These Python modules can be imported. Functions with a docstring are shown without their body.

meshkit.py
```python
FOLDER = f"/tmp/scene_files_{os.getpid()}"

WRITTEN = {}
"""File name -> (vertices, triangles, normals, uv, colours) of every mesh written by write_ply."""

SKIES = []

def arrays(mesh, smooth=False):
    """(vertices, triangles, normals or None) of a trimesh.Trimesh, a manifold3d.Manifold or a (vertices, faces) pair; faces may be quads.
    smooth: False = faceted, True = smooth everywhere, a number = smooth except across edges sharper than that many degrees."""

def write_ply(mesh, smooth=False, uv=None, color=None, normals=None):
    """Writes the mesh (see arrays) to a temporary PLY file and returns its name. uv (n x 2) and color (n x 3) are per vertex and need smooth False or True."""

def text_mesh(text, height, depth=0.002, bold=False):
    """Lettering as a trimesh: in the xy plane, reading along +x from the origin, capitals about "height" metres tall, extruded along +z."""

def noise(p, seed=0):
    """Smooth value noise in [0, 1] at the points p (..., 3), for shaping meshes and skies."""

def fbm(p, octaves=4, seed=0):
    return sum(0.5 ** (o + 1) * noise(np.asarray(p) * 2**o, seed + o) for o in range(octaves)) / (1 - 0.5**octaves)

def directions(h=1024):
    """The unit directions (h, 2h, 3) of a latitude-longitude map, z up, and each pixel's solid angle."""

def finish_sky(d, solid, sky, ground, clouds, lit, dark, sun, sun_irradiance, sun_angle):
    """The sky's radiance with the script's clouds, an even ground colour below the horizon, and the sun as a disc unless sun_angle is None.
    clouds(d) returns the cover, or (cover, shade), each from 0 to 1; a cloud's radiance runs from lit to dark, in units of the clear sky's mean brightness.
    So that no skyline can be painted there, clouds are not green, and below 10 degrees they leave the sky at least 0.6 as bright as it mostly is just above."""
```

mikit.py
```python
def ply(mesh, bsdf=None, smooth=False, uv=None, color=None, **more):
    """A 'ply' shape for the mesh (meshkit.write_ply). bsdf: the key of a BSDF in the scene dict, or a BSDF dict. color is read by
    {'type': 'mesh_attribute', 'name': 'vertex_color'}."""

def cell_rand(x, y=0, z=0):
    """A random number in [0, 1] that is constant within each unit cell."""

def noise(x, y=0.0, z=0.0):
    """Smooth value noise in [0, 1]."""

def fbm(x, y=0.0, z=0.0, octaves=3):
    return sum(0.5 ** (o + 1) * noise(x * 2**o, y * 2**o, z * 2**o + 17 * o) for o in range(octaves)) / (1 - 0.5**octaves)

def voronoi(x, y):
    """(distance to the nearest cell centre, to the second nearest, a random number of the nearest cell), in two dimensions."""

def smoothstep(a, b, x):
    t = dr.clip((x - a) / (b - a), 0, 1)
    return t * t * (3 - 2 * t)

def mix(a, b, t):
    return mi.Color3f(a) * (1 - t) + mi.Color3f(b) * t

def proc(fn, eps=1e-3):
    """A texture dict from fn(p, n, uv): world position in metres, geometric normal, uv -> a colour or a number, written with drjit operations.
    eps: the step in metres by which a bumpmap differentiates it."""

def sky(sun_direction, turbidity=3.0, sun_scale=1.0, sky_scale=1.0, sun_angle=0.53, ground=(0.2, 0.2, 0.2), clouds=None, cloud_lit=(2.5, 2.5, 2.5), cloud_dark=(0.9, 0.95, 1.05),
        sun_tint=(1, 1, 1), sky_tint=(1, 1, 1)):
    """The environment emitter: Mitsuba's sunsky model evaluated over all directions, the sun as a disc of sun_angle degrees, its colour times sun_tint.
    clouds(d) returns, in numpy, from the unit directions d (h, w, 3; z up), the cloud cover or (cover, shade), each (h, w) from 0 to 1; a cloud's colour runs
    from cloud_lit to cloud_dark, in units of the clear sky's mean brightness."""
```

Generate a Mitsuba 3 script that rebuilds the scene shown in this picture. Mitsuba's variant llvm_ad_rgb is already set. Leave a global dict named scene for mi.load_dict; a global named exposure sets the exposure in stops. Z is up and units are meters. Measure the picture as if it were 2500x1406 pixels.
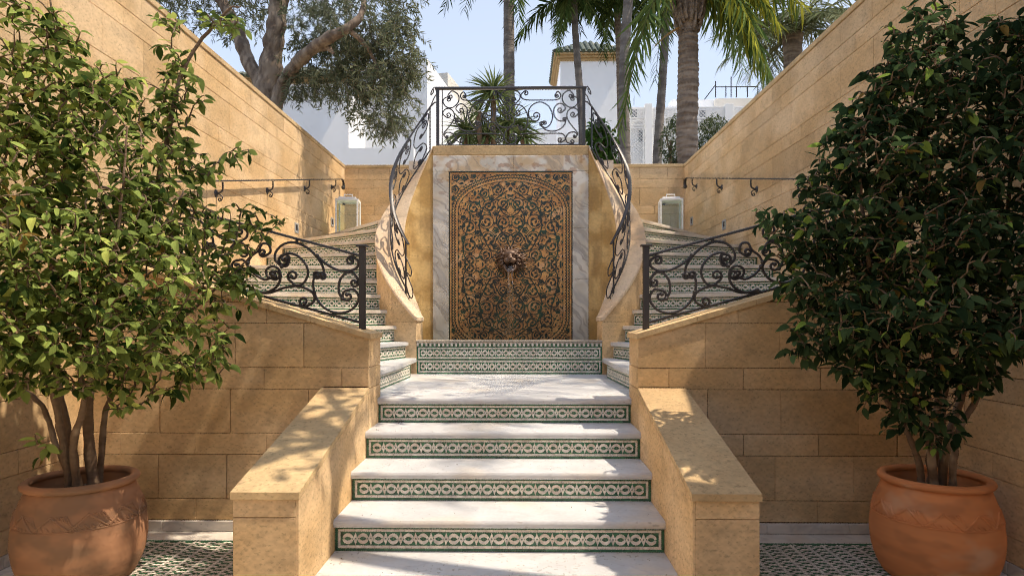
import math, random
import numpy as np, trimesh, mitsuba as mi, drjit as dr, mikit, meshkit
import manifold3d as m3
from shapely.geometry import Polygon, LineString, Point, box as sbox, MultiPolygon
from shapely.ops import unary_union
from shapely import affinity
T = mi.ScalarTransform4f
rng = np.random.default_rng(7)
random.seed(7)

# ---------------------------------------------------------------- camera, sky, exposure
F_PX, W_PX, H_PX, HOR, VPX, EYE = 1550.0, 2500.0, 1406.0, 776.0, 1272.0, 1.34
YAW = math.atan((VPX - 1250) / F_PX)
FWD = np.array([-math.sin(YAW), math.cos(YAW), 0]); RGT = np.array([math.cos(YAW), math.sin(YAW), 0])
exposure = 2.6
scene, labels, count = {'type': 'scene'}, {}, {}
scene['camera'] = {'type': 'perspective', 'fov': math.degrees(2 * math.atan(W_PX / 2 / F_PX)), 'fov_axis': 'x', 'near_clip': 0.05, 'far_clip': 3000.0,
    'principal_point_offset_x': 0.0, 'principal_point_offset_y': -(HOR - H_PX / 2) / H_PX,
    'to_world': T().look_at(origin=[0, 0, EYE], target=[float(FWD[0]), float(FWD[1]), EYE], up=[0, 0, 1]),
    'film': {'type': 'hdrfilm', 'width': 1024, 'height': 575}}
def haze_cover(d): return 0.42 + 0.16 * np.clip(1 - d[..., 2], 0, 1) ** 2 + 0.06 * (meshkit.fbm(d * 3.0, 4) - 0.5)
scene['sky'] = mikit.sky((0.54, -0.09, 1.0), turbidity=3.5, sun_scale=0.62, sky_scale=1.0, sun_tint=(1.0, 1.0, 0.99), ground=(0.25, 0.22, 0.18), clouds=haze_cover, cloud_lit=(1.72, 1.77, 1.86), cloud_dark=(1.5, 1.55, 1.7))


def at(u, v, Y):
    """The point at depth Y seen at photograph pixel (u, v): used to read the sizes of things off the photograph."""
    d = FWD + RGT * (u - 1250) / F_PX + np.array([0, 0, (HOR - v) / F_PX])
    return np.array([0, 0, EYE]) + d * (Y / d[1])


# ---------------------------------------------------------------- materials
def tw(b): return {'type': 'twosided', 'bsdf': b}
def rgb(*c): return {'type': 'rgb', 'value': list(c)}
def prin(col, rough=0.6, **k):
    return {'type': 'principled', 'base_color': mikit.proc(col) if callable(col) else (rgb(*col) if isinstance(col, (tuple, list)) else col), 'roughness': rough, **k}
def bump(b, fn, scale, eps=1e-3): return {'type': 'bumpmap', 'arbitrary': mikit.proc(fn, eps), 'scale': scale, 'bsdf': b}
N, FB, SS, MX = mikit.noise, mikit.fbm, mikit.smoothstep, mikit.mix

def stone_col(a, b, grain=0.35):
    def fn(p, n, uv):
        t = FB(p.x * 2.3 + p.y * 1.1, p.y * 2.3, p.z * 3.1, 3)
        g = FB(p.x * 55, p.y * 55, p.z * 55, 2)
        pit = SS(0.52, 0.85, FB(p.x * 85, p.y * 85, p.z * 85, 3))
        blot = SS(0.52, 0.74, FB(p.x * 7 + 3, p.y * 7, p.z * 7, 3))
        streak = SS(0.55, 0.85, FB(p.x * 5, p.y * 5, p.z * 0.5, 2))
        c = MX(a, b, SS(0.25, 0.75, t)) * (1 - grain * 0.5 + grain * g) * (1 - 0.30 * pit) * (1 - 0.14 * streak) * (1 - 0.14 * blot)
        return c
    return fn
def stone_bump(p, n, uv):
    return 0.6 * FB(p.x * 50, p.y * 50, p.z * 50, 3) + 0.4 * FB(p.x * 160, p.y * 160, p.z * 160, 2)
def sandstone(k): 
    a, b = np.array([0.645, 0.475, 0.285]) * k, np.array([0.545, 0.37, 0.188]) * k
    return tw(bump(prin(stone_col(a.tolist(), b.tolist()), 0.9, specular=0.2), stone_bump, 0.0016))
for i, k in enumerate((1.0, 0.93, 1.06, 0.86)): scene[f'm_stone{i}'] = sandstone(k)
STONES = ['m_stone0', 'm_stone0', 'm_stone1', 'm_stone2', 'm_stone0', 'm_stone3']
scene['m_mortar'] = tw(prin((0.13, 0.085, 0.045), 0.95, specular=0.1))
scene['m_coping'] = tw(bump(prin(stone_col([0.69, 0.56, 0.41], [0.58, 0.42, 0.27], 0.2), 0.75, specular=0.25), stone_bump, 0.0012))
scene['m_cap'] = tw(bump(prin(stone_col([0.55, 0.41, 0.23], [0.46, 0.325, 0.175], 0.3), 0.9, specular=0.2), stone_bump, 0.0016))
def niche_col(p, n, uv):
    t = FB(p.x * 5, p.y * 5, p.z * 5, 4)
    s = SS(0.45, 0.75, FB(p.x * 10, p.y * 10, p.z * 3, 4))
    c = MX([0.64, 0.45, 0.20], [0.44, 0.275, 0.10], SS(0.35, 0.65, t))
    return MX(c, [0.32, 0.20, 0.085], 0.7 * s) * (0.85 + 0.3 * FB(p.x * 60, p.y * 60, p.z * 60, 2))
scene['m_niche'] = tw(bump(prin(niche_col, 0.8, specular=0.25), stone_bump, 0.002))

def marble_col(base, vein, warm, amount, sc):
    def fn(p, n, uv):
        w = FB(p.x * 2 * sc, p.y * 2 * sc, p.z * 2 * sc, 3)
        q = p.x * 1.3 + p.y * 0.8 + p.z * 1.7
        v = dr.abs(FB(p.x * 1.5 * sc + w * 1.6, p.y * 1.5 * sc + q * 0.4, p.z * 1.5 * sc - w, 4) - 0.5)
        veins = 1 - SS(0.0, 0.045, v)
        cloud = SS(0.35, 0.75, FB(p.x * 3.1 * sc, p.y * 3.1 * sc + 5, p.z * 3.1 * sc, 3))
        wm = SS(0.5, 0.75, FB(p.x * 2.2 * sc + 9, p.y * 2.2 * sc, p.z * 2.2 * sc, 3))
        c = MX(base, [x * 0.86 for x in base], cloud)
        c = MX(c, warm, amount * wm)
        c = MX(c, [0.30, 0.27, 0.23], 0.55 * SS(0.80, 0.86, N(p.x * 75, p.y * 75, p.z * 75)) * SS(0.5, 0.7, N(p.x * 6, p.y * 6, p.z * 6)))
        return MX(c, vein, 0.45 * veins) * (0.96 + 0.08 * N(p.x * 90, p.y * 90, p.z * 90))
    return fn
scene['m_marble'] = tw(prin(marble_col([0.55, 0.56, 0.575], [0.45, 0.45, 0.46], [0.62, 0.54, 0.43], 0.5, 1.6), 0.34, specular=0.4))
scene['m_marble2'] = tw(prin(marble_col([0.66, 0.61, 0.53], [0.40, 0.36, 0.32], [0.58, 0.46, 0.33], 0.7, 2.2), 0.45, specular=0.35))
def frame_col(p, n, uv):
    w = FB(p.x * 5, p.y * 5, p.z * 5, 3)
    q = p.x * 0.9 + p.z * 0.75
    o_ = p.x * 0.75 - p.z * 0.9
    v = dr.abs(FB(o_ * 1.6 + w * .5, q * 9 + w * 2.0, 3.3, 4) - 0.5)
    veins = 1 - SS(0.0, 0.06, v)
    up = SS(2.35, 2.95, p.z)
    rust = SS(0.40, 0.62, FB(p.x * 7 + w, p.y, p.z * 7, 3)) * up
    rust2 = SS(0.55, 0.7, FB(p.x * 14, 4.0, p.z * 14 + w, 3)) * up
    grey = SS(0.48, 0.70, FB(o_ * 2.2 + 3, q * 12 + w * 2, 1.2, 3)) * (1 - 0.8 * up)
    c = MX([0.70, 0.67, 0.60], [0.54, 0.50, 0.42], SS(0.3, 0.7, w))
    c = MX(c, [0.52, 0.34, 0.14], 0.65 * rust); c = MX(c, [0.30, 0.13, 0.04], 0.6 * rust2)
    return MX(MX(c, [0.40, 0.40, 0.40], 0.5 * grey), [0.26, 0.23, 0.20], 0.5 * veins)
scene['m_frame'] = tw(prin(frame_col, 0.35, specular=0.4))

def glaze(c, var, sc=37.0):
    def fn(p, n, uv):
        return MX([x * (1 - var) for x in c], [min(1, x * (1 + var)) for x in c], FB(p.x * sc, p.y * sc, p.z * sc, 2))
    return fn
scene['m_green'] = tw(prin(glaze((0.035, 0.115, 0.062), 0.9, 48.0), 0.28, specular=0.5))
scene['m_white_tile'] = tw(prin(glaze((0.64, 0.60, 0.53), 0.38, 41.0), 0.35, specular=0.45))
scene['m_white_tile2'] = tw(prin(glaze((0.60, 0.53, 0.45), 0.3, 41.0), 0.32, specular=0.45))
scene['m_green2'] = tw(prin(glaze((0.055, 0.165, 0.085), 0.7, 48.0), 0.22, specular=0.5))
scene['m_grout'] = tw(prin((0.36, 0.33, 0.28), 0.9))
def panel_col(p, n, uv):
    t = FB(p.x * 16, p.y * 16, p.z * 16, 3)
    wet = SS(1.95, 1.30, p.z + 0.5 * FB(p.x * 4, 1.0, p.z * 4, 3) - 0.25) * SS(0.62, 0.2, dr.abs(p.x + 0.112))
    c = MX([0.55, 0.30, 0.105], [0.42, 0.20, 0.072], SS(0.3, 0.7, t))
    pale = SS(0.58, 0.75, FB(p.x * 9 + 4, 2.0, p.z * 9, 3))
    return MX(MX(c, [0.62, 0.40, 0.22], 0.5 * pale), [0.17, 0.075, 0.03], 0.6 * wet)
scene['m_panel'] = tw(prin(panel_col, 0.5, specular=0.4))
def vine_col(p, n, uv):
    return MX([0.012, 0.019, 0.013], [0.012, 0.046, 0.022], SS(0.4, 0.8, FB(p.x * 11, p.y, p.z * 11, 2)))
scene['m_vine'] = tw(prin(vine_col, 0.35, specular=0.5))

scene['m_iron'] = tw(prin((0.045, 0.043, 0.046), 0.42, metallic=0.35, specular=0.6))
scene['m_white_metal'] = tw(prin((0.80, 0.80, 0.78), 0.4))
scene['m_glass'] = {'type': 'thindielectric', 'int_ior': 1.3, 'specular_transmittance': rgb(.74, .82, .76)}
scene['m_grey_metal'] = tw(prin((0.42, 0.44, 0.45), 0.45, metallic=0.4))
scene['m_dark'] = tw(prin((0.03, 0.03, 0.035), 0.3))
def bronze_col(p, n, uv):
    return MX([0.21, 0.13, 0.083], [0.09, 0.06, 0.047], FB(p.x * 40, p.y * 40, p.z * 40, 3))
scene['m_bronze'] = tw(prin(bronze_col, 0.46, metallic=0.3, specular=0.5))
scene['m_water'] = {'type': 'dielectric', 'int_ior': 1.33}
def basin_col(p, n, uv): return MX([0.10, 0.12, 0.08], [0.05, 0.07, 0.05], FB(p.x * 8, p.y * 8, 1, 2))
scene['m_rim'] = tw(prin(stone_col([0.42, 0.38, 0.32], [0.26, 0.23, 0.19], 0.3), 0.6))
scene['m_pool'] = tw(prin(basin_col, 0.08, specular=0.6))

def terra_col(p, n, uv):
    b = FB(p.x * 3, p.y * 3, p.z * 22, 3)
    s = SS(0.52, 0.75, FB(p.x * 5, p.y * 5, p.z * 5, 4))
    d = SS(0.5, 0.72, FB(p.x * 7 + 3, p.y * 7, p.z * 12, 3))
    c = MX([0.60, 0.25, 0.10], [0.48, 0.18, 0.068], b)
    c = MX(c, [0.56, 0.40, 0.28], 0.5 * s)
    return MX(c, [0.24, 0.10, 0.045], 0.35 * d)
def terra_bump(p, n, uv): return 0.5 * FB(p.x * 5, p.y * 5, p.z * 90, 2) + 0.5 * FB(p.x * 40, p.y * 40, p.z * 60, 3)
scene['m_terra'] = tw(bump(prin(terra_col, 0.72, specular=0.25), terra_bump, 0.0022))
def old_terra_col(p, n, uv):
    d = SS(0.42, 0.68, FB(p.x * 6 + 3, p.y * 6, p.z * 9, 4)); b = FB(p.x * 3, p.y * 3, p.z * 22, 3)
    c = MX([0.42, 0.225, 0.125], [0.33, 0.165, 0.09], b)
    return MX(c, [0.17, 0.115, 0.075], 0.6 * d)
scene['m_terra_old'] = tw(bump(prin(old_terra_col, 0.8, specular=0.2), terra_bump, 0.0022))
scene['m_pebble'] = tw(prin(glaze((0.20, 0.185, 0.165), 0.6, 60.0), 0.8))
scene['m_soil'] = tw(prin((0.05, 0.036, 0.026), 0.95))
def bark_col(p, n, uv):
    t = FB(p.x * 30, p.y * 30, p.z * 60, 3); l = SS(0.5, 0.7, FB(p.x * 9, p.y * 9, p.z * 9, 3))
    return MX(MX([0.20, 0.135, 0.085], [0.11, 0.07, 0.045], t), [0.34, 0.27, 0.20], 0.6 * l)
def bark_bump(p, n, uv): return FB(p.x * 40, p.y * 40, p.z * 110, 3)
scene['m_ficus_bark'] = tw(bump(prin(bark_col, 0.85), bark_bump, 0.006))
def olive_bark_col(p, n, uv):
    t = FB(p.x * 14, p.y * 14, p.z * 5, 4)
    return MX([0.27, 0.215, 0.165], [0.11, 0.08, 0.06], SS(0.3, 0.7, t))
def olive_bump(p, n, uv): return FB(p.x * 16, p.y * 16, p.z * 5, 4)
scene['m_olive_bark'] = tw(bump(prin(olive_bark_col, 0.9), olive_bump, 0.05))
def palm_bark_col(p, n, uv):
    r = FB(p.x * 3, p.y * 3, p.z * 16, 3); s = FB(p.x * 30, p.y * 30, p.z * 10, 2)
    return MX(MX([0.27, 0.205, 0.155], [0.115, 0.08, 0.058], SS(0.3, 0.7, r)), [0.38, 0.33, 0.28], 0.35 * s)
def palm_bump(p, n, uv): return FB(p.x * 4, p.y * 4, p.z * 22, 3)
scene['m_palm_bark'] = tw(bump(prin(palm_bark_col, 0.9), palm_bump, 0.05))
def grey_palm_col(p, n, uv):
    r = FB(p.x * 2, p.y * 2, p.z * 7, 3); s = FB(p.x * 26, p.y * 26, p.z * 9, 2)
    return MX(MX([0.23, 0.205, 0.185], [0.13, 0.11, 0.10], SS(0.3, 0.7, r)), [0.08, 0.07, 0.06], 0.35 * s)
scene['m_palm_grey'] = tw(bump(prin(grey_palm_col, 0.9), palm_bump, 0.03))
VC = {'type': 'mesh_attribute', 'name': 'vertex_color'}
scene['m_leaf'] = {'type': 'principledthin', 'base_color': VC, 'roughness': 0.27, 'diff_trans': 0.85, 'eta': 1.7}
scene['m_leaf_matt'] = {'type': 'principledthin', 'base_color': VC, 'roughness': 0.5, 'diff_trans': 0.6, 'eta': 1.4}

def stucco_col(p, n, uv):
    return MX([0.80, 0.815, 0.835], [0.75, 0.765, 0.785], SS(0.3, 0.7, FB(p.x * 0.5, p.y * 0.5, p.z * 0.3, 4)))
scene['m_stucco'] = tw(prin(stucco_col, 0.9, specular=0.1))
scene['m_stucco_grey'] = tw(prin((0.60, 0.57, 0.51), 0.9))
def cornice_col(p, n, uv):
    return MX([0.47, 0.33, 0.165], [0.32, 0.21, 0.09], FB(p.x * 3, p.y * 3, p.z * 0.8, 3))
scene['m_cornice'] = tw(prin(cornice_col, 0.85))
scene['m_roof'] = tw(prin(glaze((0.065, 0.08, 0.052), 0.6, 3.0), 0.5))
scene['m_trellis'] = tw(prin((0.78, 0.78, 0.77), 0.7))
scene['m_opening'] = tw(prin((0.20, 0.22, 0.25), 0.5))
def earth_col(p, n, uv): return MX([0.16, 0.12, 0.08], [0.09, 0.085, 0.045], FB(p.x * 0.7, p.y * 0.7, 1, 4))
scene['m_earth'] = tw(prin(earth_col, 0.95))
def floor_marble(p, n, uv): return marble_col([0.62, 0.58, 0.52], [0.40, 0.38, 0.36], [0.52, 0.43, 0.33], 0.5, 1.6)(p, n, uv)
scene['m_floor_marble'] = tw(prin(floor_marble, 0.35, specular=0.4))

# ---------------------------------------------------------------- scene helpers
XM = -0.112                                   # the courtyard's axis of symmetry
def key(base):
    n = count.get(base, 0); count[base] = n + 1
    return base if n == 0 else f'{base}_{n:03d}'
def thing(name, label, cat, group=None, kind=None):
    k = key(name); labels[k] = {'label': label}
    if cat: labels[k]['category'] = cat
    if group: labels[k]['group'] = group
    if kind: labels[k]['kind'] = kind
    return k
def arr(m):
    if isinstance(m, tuple): return np.asarray(m[0], float), np.asarray(m[1], int)
    if hasattr(m, 'to_mesh'):
        q = m.to_mesh(); return np.array(q.vert_properties[:, :3], float), np.array(q.tri_verts)
    return np.array(m.vertices), np.array(m.faces)
def tri(f):
    f = np.asarray(f, int)
    return np.vstack([f[:, [0, 1, 2]], f[:, [0, 2, 3]]]) if f.shape[1] == 4 else f
def mirror(m):
    v, f = arr(m); v = v.copy(); v[:, 0] = 2 * XM - v[:, 0]
    return v, tri(f)[:, ::-1]
MIR = False
def add(parent, name, mesh, bsdf, smooth=False, color=None, top=False, **lab):
    """One entry of the scene: a part of PARENT, or the thing PARENT itself with top=True."""
    k = parent if top else key(parent + '__' + name)
    if isinstance(mesh, dict): scene[k] = {**mesh, 'bsdf': {'type': 'ref', 'id': bsdf}}
    else:
        v, f = arr(mesh); f = tri(f)
        if MIR: v, f = mirror((v, f))
        scene[k] = mikit.ply(trimesh.Trimesh(v, f, process=False), bsdf, smooth, color=color)
    if lab: labels.setdefault(k, {}).update(lab)
    return k
def cat(ms):
    vs, fs, n = [], [], 0
    for m in ms:
        v, f = arr(m); vs.append(v); fs.append(tri(f) + n); n += len(v)
    return np.vstack(vs), np.vstack(fs)
def box(x0, x1, y0, y1, z0, z1):
    v = np.array([[x, y, z] for x in (x0, x1) for y in (y0, y1) for z in (z0, z1)], float)
    f = [[0, 1, 3, 2], [4, 6, 7, 5], [0, 4, 5, 1], [2, 3, 7, 6], [0, 2, 6, 4], [1, 5, 7, 3]]
    return v, tri(f)
def rbox(x0, x1, y0, y1, z0, z1, c=0.004):
    """A box with chamfered edges."""
    pts = []
    for sx in (0, 1):
        for sy in (0, 1):
            for sz in (0, 1):
                p = np.array([(x0, x1)[sx], (y0, y1)[sy], (z0, z1)[sz]], float); s = np.array([1 - 2 * sx, 1 - 2 * sy, 1 - 2 * sz]) * c
                for a in range(3):
                    q = p + s; q[a] = p[a]; pts.append(q)
    h = trimesh.Trimesh(pts).convex_hull
    return np.array(h.vertices), np.array(h.faces)
def extrude(poly, z0, z1):
    """Polygon(s) of the xy plane to a solid between two heights."""
    out = []
    for g in getattr(poly, 'geoms', [poly]):
        if g.is_empty or g.geom_type != 'Polygon' or g.area < 1e-9: continue
        m = trimesh.creation.extrude_polygon(g, z1 - z0, engine='earcut'); v, f = arr(m); v[:, 2] += z0
        out.append((v, f))
    return cat(out)
def place(m, o, ex, ey, ez):
    v, f = arr(m)
    R = np.array([ex, ey, ez], float)
    v2 = v @ R + np.asarray(o, float)
    return v2, (tri(f) if np.linalg.det(R) > 0 else tri(f)[:, ::-1])
def sweep(path, r, sides=6, flat=1.0, binormal=None, caps=True):
    """A bar along a path; r one radius or one per point; flat squeezes it across the binormal."""
    p = np.asarray(path, float); n = len(p)
    t = np.gradient(p, axis=0); t /= np.linalg.norm(t, axis=1, keepdims=True) + 1e-12
    r = np.broadcast_to(np.asarray(r, float), (n,))
    if binormal is not None:
        b = np.broadcast_to(np.asarray(binormal, float), (n, 3)).copy()
        b -= t * (b * t).sum(1, keepdims=True); b /= np.linalg.norm(b, axis=1, keepdims=True) + 1e-12
    else:
        b = np.zeros((n, 3)); a = np.cross(t[0], [0, 0, 1.0] if abs(t[0][2]) < 0.9 else [1.0, 0, 0]); b[0] = a / np.linalg.norm(a)
        for i in range(1, n):
            q = b[i - 1] - t[i] * (b[i - 1] @ t[i]); b[i] = q / (np.linalg.norm(q) + 1e-12)
    c = np.cross(t, b); ang = (np.arange(sides) + 0.5) * 2 * np.pi / sides
    v = (p[:, None] + r[:, None, None] * (np.cos(ang)[None, :, None] * b[:, None] + flat * np.sin(ang)[None, :, None] * c[:, None])).reshape(-1, 3)
    i, j = np.meshgrid(np.arange(n - 1), np.arange(sides), indexing='ij')
    f = tri(np.stack([i * sides + j, i * sides + (j + 1) % sides, (i + 1) * sides + (j + 1) % sides, (i + 1) * sides + j], -1).reshape(-1, 4))
    if caps:
        e = []
        for k in range(1, sides - 1): e += [[0, k + 1, k], [(n - 1) * sides, (n - 1) * sides + k, (n - 1) * sides + k + 1]]
        f = np.vstack([f, e])
    return v, f
def lathe(prof, n=48, center=(0, 0)):
    prof = np.asarray(prof, float); a = np.arange(n) * 2 * np.pi / n
    v = np.stack([center[0] + prof[:, None, 0] * np.cos(a), center[1] + prof[:, None, 0] * np.sin(a), np.broadcast_to(prof[:, None, 1], (len(prof), n))], -1).reshape(-1, 3)
    i, j = np.meshgrid(np.arange(len(prof) - 1), np.arange(n), indexing='ij')
    return v, tri(np.stack([i * n + j, i * n + (j + 1) % n, (i + 1) * n + (j + 1) % n, (i + 1) * n + j], -1).reshape(-1, 4))
def crom(pts, k=8):
    """A smooth curve through the points."""
    p = np.asarray(pts, float); q = np.vstack([2 * p[0] - p[1], p, 2 * p[-1] - p[-2]]); out = []
    for i in range(1, len(q) - 2):
        t = np.linspace(0, 1, k, endpoint=False)[:, None]
        a, b, c, d = q[i - 1], q[i], q[i + 1], q[i + 2]
        out.append(0.5 * (2 * b + (c - a) * t + (2 * a - 5 * b + 4 * c - d) * t ** 2 + (3 * b - a - 3 * c + d) * t ** 3))
    return np.vstack(out + [p[-1:]])
def curl(p, t, s, r, turns=1.1, shrink=0.3, k=16):
    n = int(k * turns) + 2; h = math.atan2(t[1], t[0]); out = []; p = np.array(p, float)
    for i in range(n):
        rr = r * (1 - (1 - shrink) * i / n); d = turns * 2 * math.pi / n
        h += s * d / 2; p = p + rr * d * np.array([math.cos(h), math.sin(h)]); h += s * d / 2; out.append(p)
    return np.array(out)
def turn_sign(a, b, c): return 1.0 if (b[0] - a[0]) * (c[1] - b[1]) - (b[1] - a[1]) * (c[0] - b[0]) > 0 else -1.0
def scroll(pts, ra=0, rb=0, ta=1.1, tb=1.1, k=7):
    """A forged scroll in a plane: a curve through the points whose ends wind on into spirals of radius ra and rb."""
    p = np.asarray(pts, float); c = crom(p, k); out = [c]
    if ra: out.insert(0, curl(c[0], c[0] - c[1], turn_sign(p[2], p[1], p[0]), ra, ta)[::-1])
    if rb: out.append(curl(c[-1], c[-1] - c[-2], turn_sign(p[-3], p[-2], p[-1]), rb, tb))
    return np.vstack(out)

# ---------------------------------------------------------------- ashlar facing
_BLK = {}
def block_ply(w, h, d, c=0.002):
    q = (round(w, 4), round(h, 4), d)
    if q not in _BLK:
        w2, h2 = w / 2, h / 2
        v = [[-w2, 0, -h2], [w2, 0, -h2], [w2, 0, h2], [-w2, 0, h2], [-w2, -d + c, -h2], [w2, -d + c, -h2], [w2, -d + c, h2], [-w2, -d + c, h2],
             [-w2 + c, -d, -h2 + c], [w2 - c, -d, -h2 + c], [w2 - c, -d, h2 - c], [-w2 + c, -d, h2 - c]]
        f = [[0, 1, 5, 4], [1, 2, 6, 5], [2, 3, 7, 6], [3, 0, 4, 7], [4, 5, 9, 8], [5, 6, 10, 9], [6, 7, 11, 10], [7, 4, 8, 11], [8, 9, 10, 11]]
        _BLK[q] = (np.array(v), tri(f), mikit.ply(trimesh.Trimesh(v, tri(f), process=False)))
    return _BLK[q]
GAP, TH = 0.0034, 0.012
def courses(z0, z1):
    out = []
    for k in range(-1, 10):
        a = 0.073 + 0.411 * k
        out += [(a, a + 0.134, 1), (a + 0.134, a + 0.411, 0)]
    return [(max(a, z0), min(b, z1), s) for a, b, s in out if min(b, z1) - max(a, z0) > 0.012]
def facing(parent, poly, o, ex, nrm, width=0.46, shift=0.0, name='stone_block', far=None, mats=STONES):
    """Stone blocks on the plane through o: poly in (along ex, height); every block its own part. far: blocks with that test true are joined into one part."""
    o, ex, nrm = np.asarray(o, float), np.asarray(ex, float), np.asarray(nrm, float)
    if MIR:
        o = o * [-1, 1, 1] + [2 * XM, 0, 0]; ex = ex * [-1, 1, 1]; nrm = nrm * [-1, 1, 1]
    x0, z0, x1, z1 = poly.bounds; joined = []
    for a, b, s in courses(z0, z1):
        off = shift + (0.5 * width if s else 0) + random.uniform(-0.015, 0.015); n0 = math.floor((x0 - off) / width)
        xs = [off + width * i + (random.uniform(-0.03, 0.03) if random.random() < 0.5 else 0) for i in range(n0, n0 + int((x1 - x0) / width) + 3)]
        for l, r in zip(xs, xs[1:]):
            piece = sbox(l + GAP / 2, a + GAP / 2, r - GAP / 2, b - GAP / 2)
            cut = piece.intersection(poly)
            if cut.is_empty or cut.area < 4e-4: continue
            d = TH + random.uniform(0, 0.0018)
            cx, cz = cut.centroid.coords[0]
            full = cut.geom_type == 'Polygon' and abs(cut.area - (cut.bounds[2] - cut.bounds[0]) * (cut.bounds[3] - cut.bounds[1])) < 1e-6
            if full:
                bx = cut.bounds; cx, cz = (bx[0] + bx[2]) / 2, (bx[1] + bx[3]) / 2
                wq, hq = round((bx[2] - bx[0]) / 0.01) * 0.01 , round((bx[3] - bx[1]) / 0.002) * 0.002
                wq, hq = min(wq, bx[2] - bx[0] + 0.002), min(hq, bx[3] - bx[1] + 0.001)
                v, f, base = block_ply(wq, hq, TH)
                oo = o + ex * cx + np.array([0, 0, cz]) + nrm * (d - TH)
                if far and far(cx):
                    joined.append(place((v, f), oo, ex, -nrm, [0, 0, 1])); continue
                M = np.eye(4); M[:3, 0], M[:3, 1], M[:3, 2], M[:3, 3] = ex, -nrm, [0, 0, 1], oo
                add(parent, name, {**base, 'to_world': T(M.tolist())}, random.choice(mats))
            else:
                m = extrude(cut, 0, d); v, f = m
                m2 = o + v[:, [0]] * ex + v[:, [1]] * np.array([0, 0, 1.0]) + v[:, [2]] * nrm
                if np.linalg.det(np.array([ex, [0, 0, 1], nrm])) < 0: f = f[:, ::-1]
                k = key(parent + '__' + name); scene[k] = mikit.ply(trimesh.Trimesh(m2, f, process=False), random.choice(mats))
    if joined:
        k = key(parent + '__' + name); v, f = cat(joined); scene[k] = mikit.ply(trimesh.Trimesh(v, f, process=False), mats[0]); labels[k] = {'kind': 'stuff'}
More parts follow.
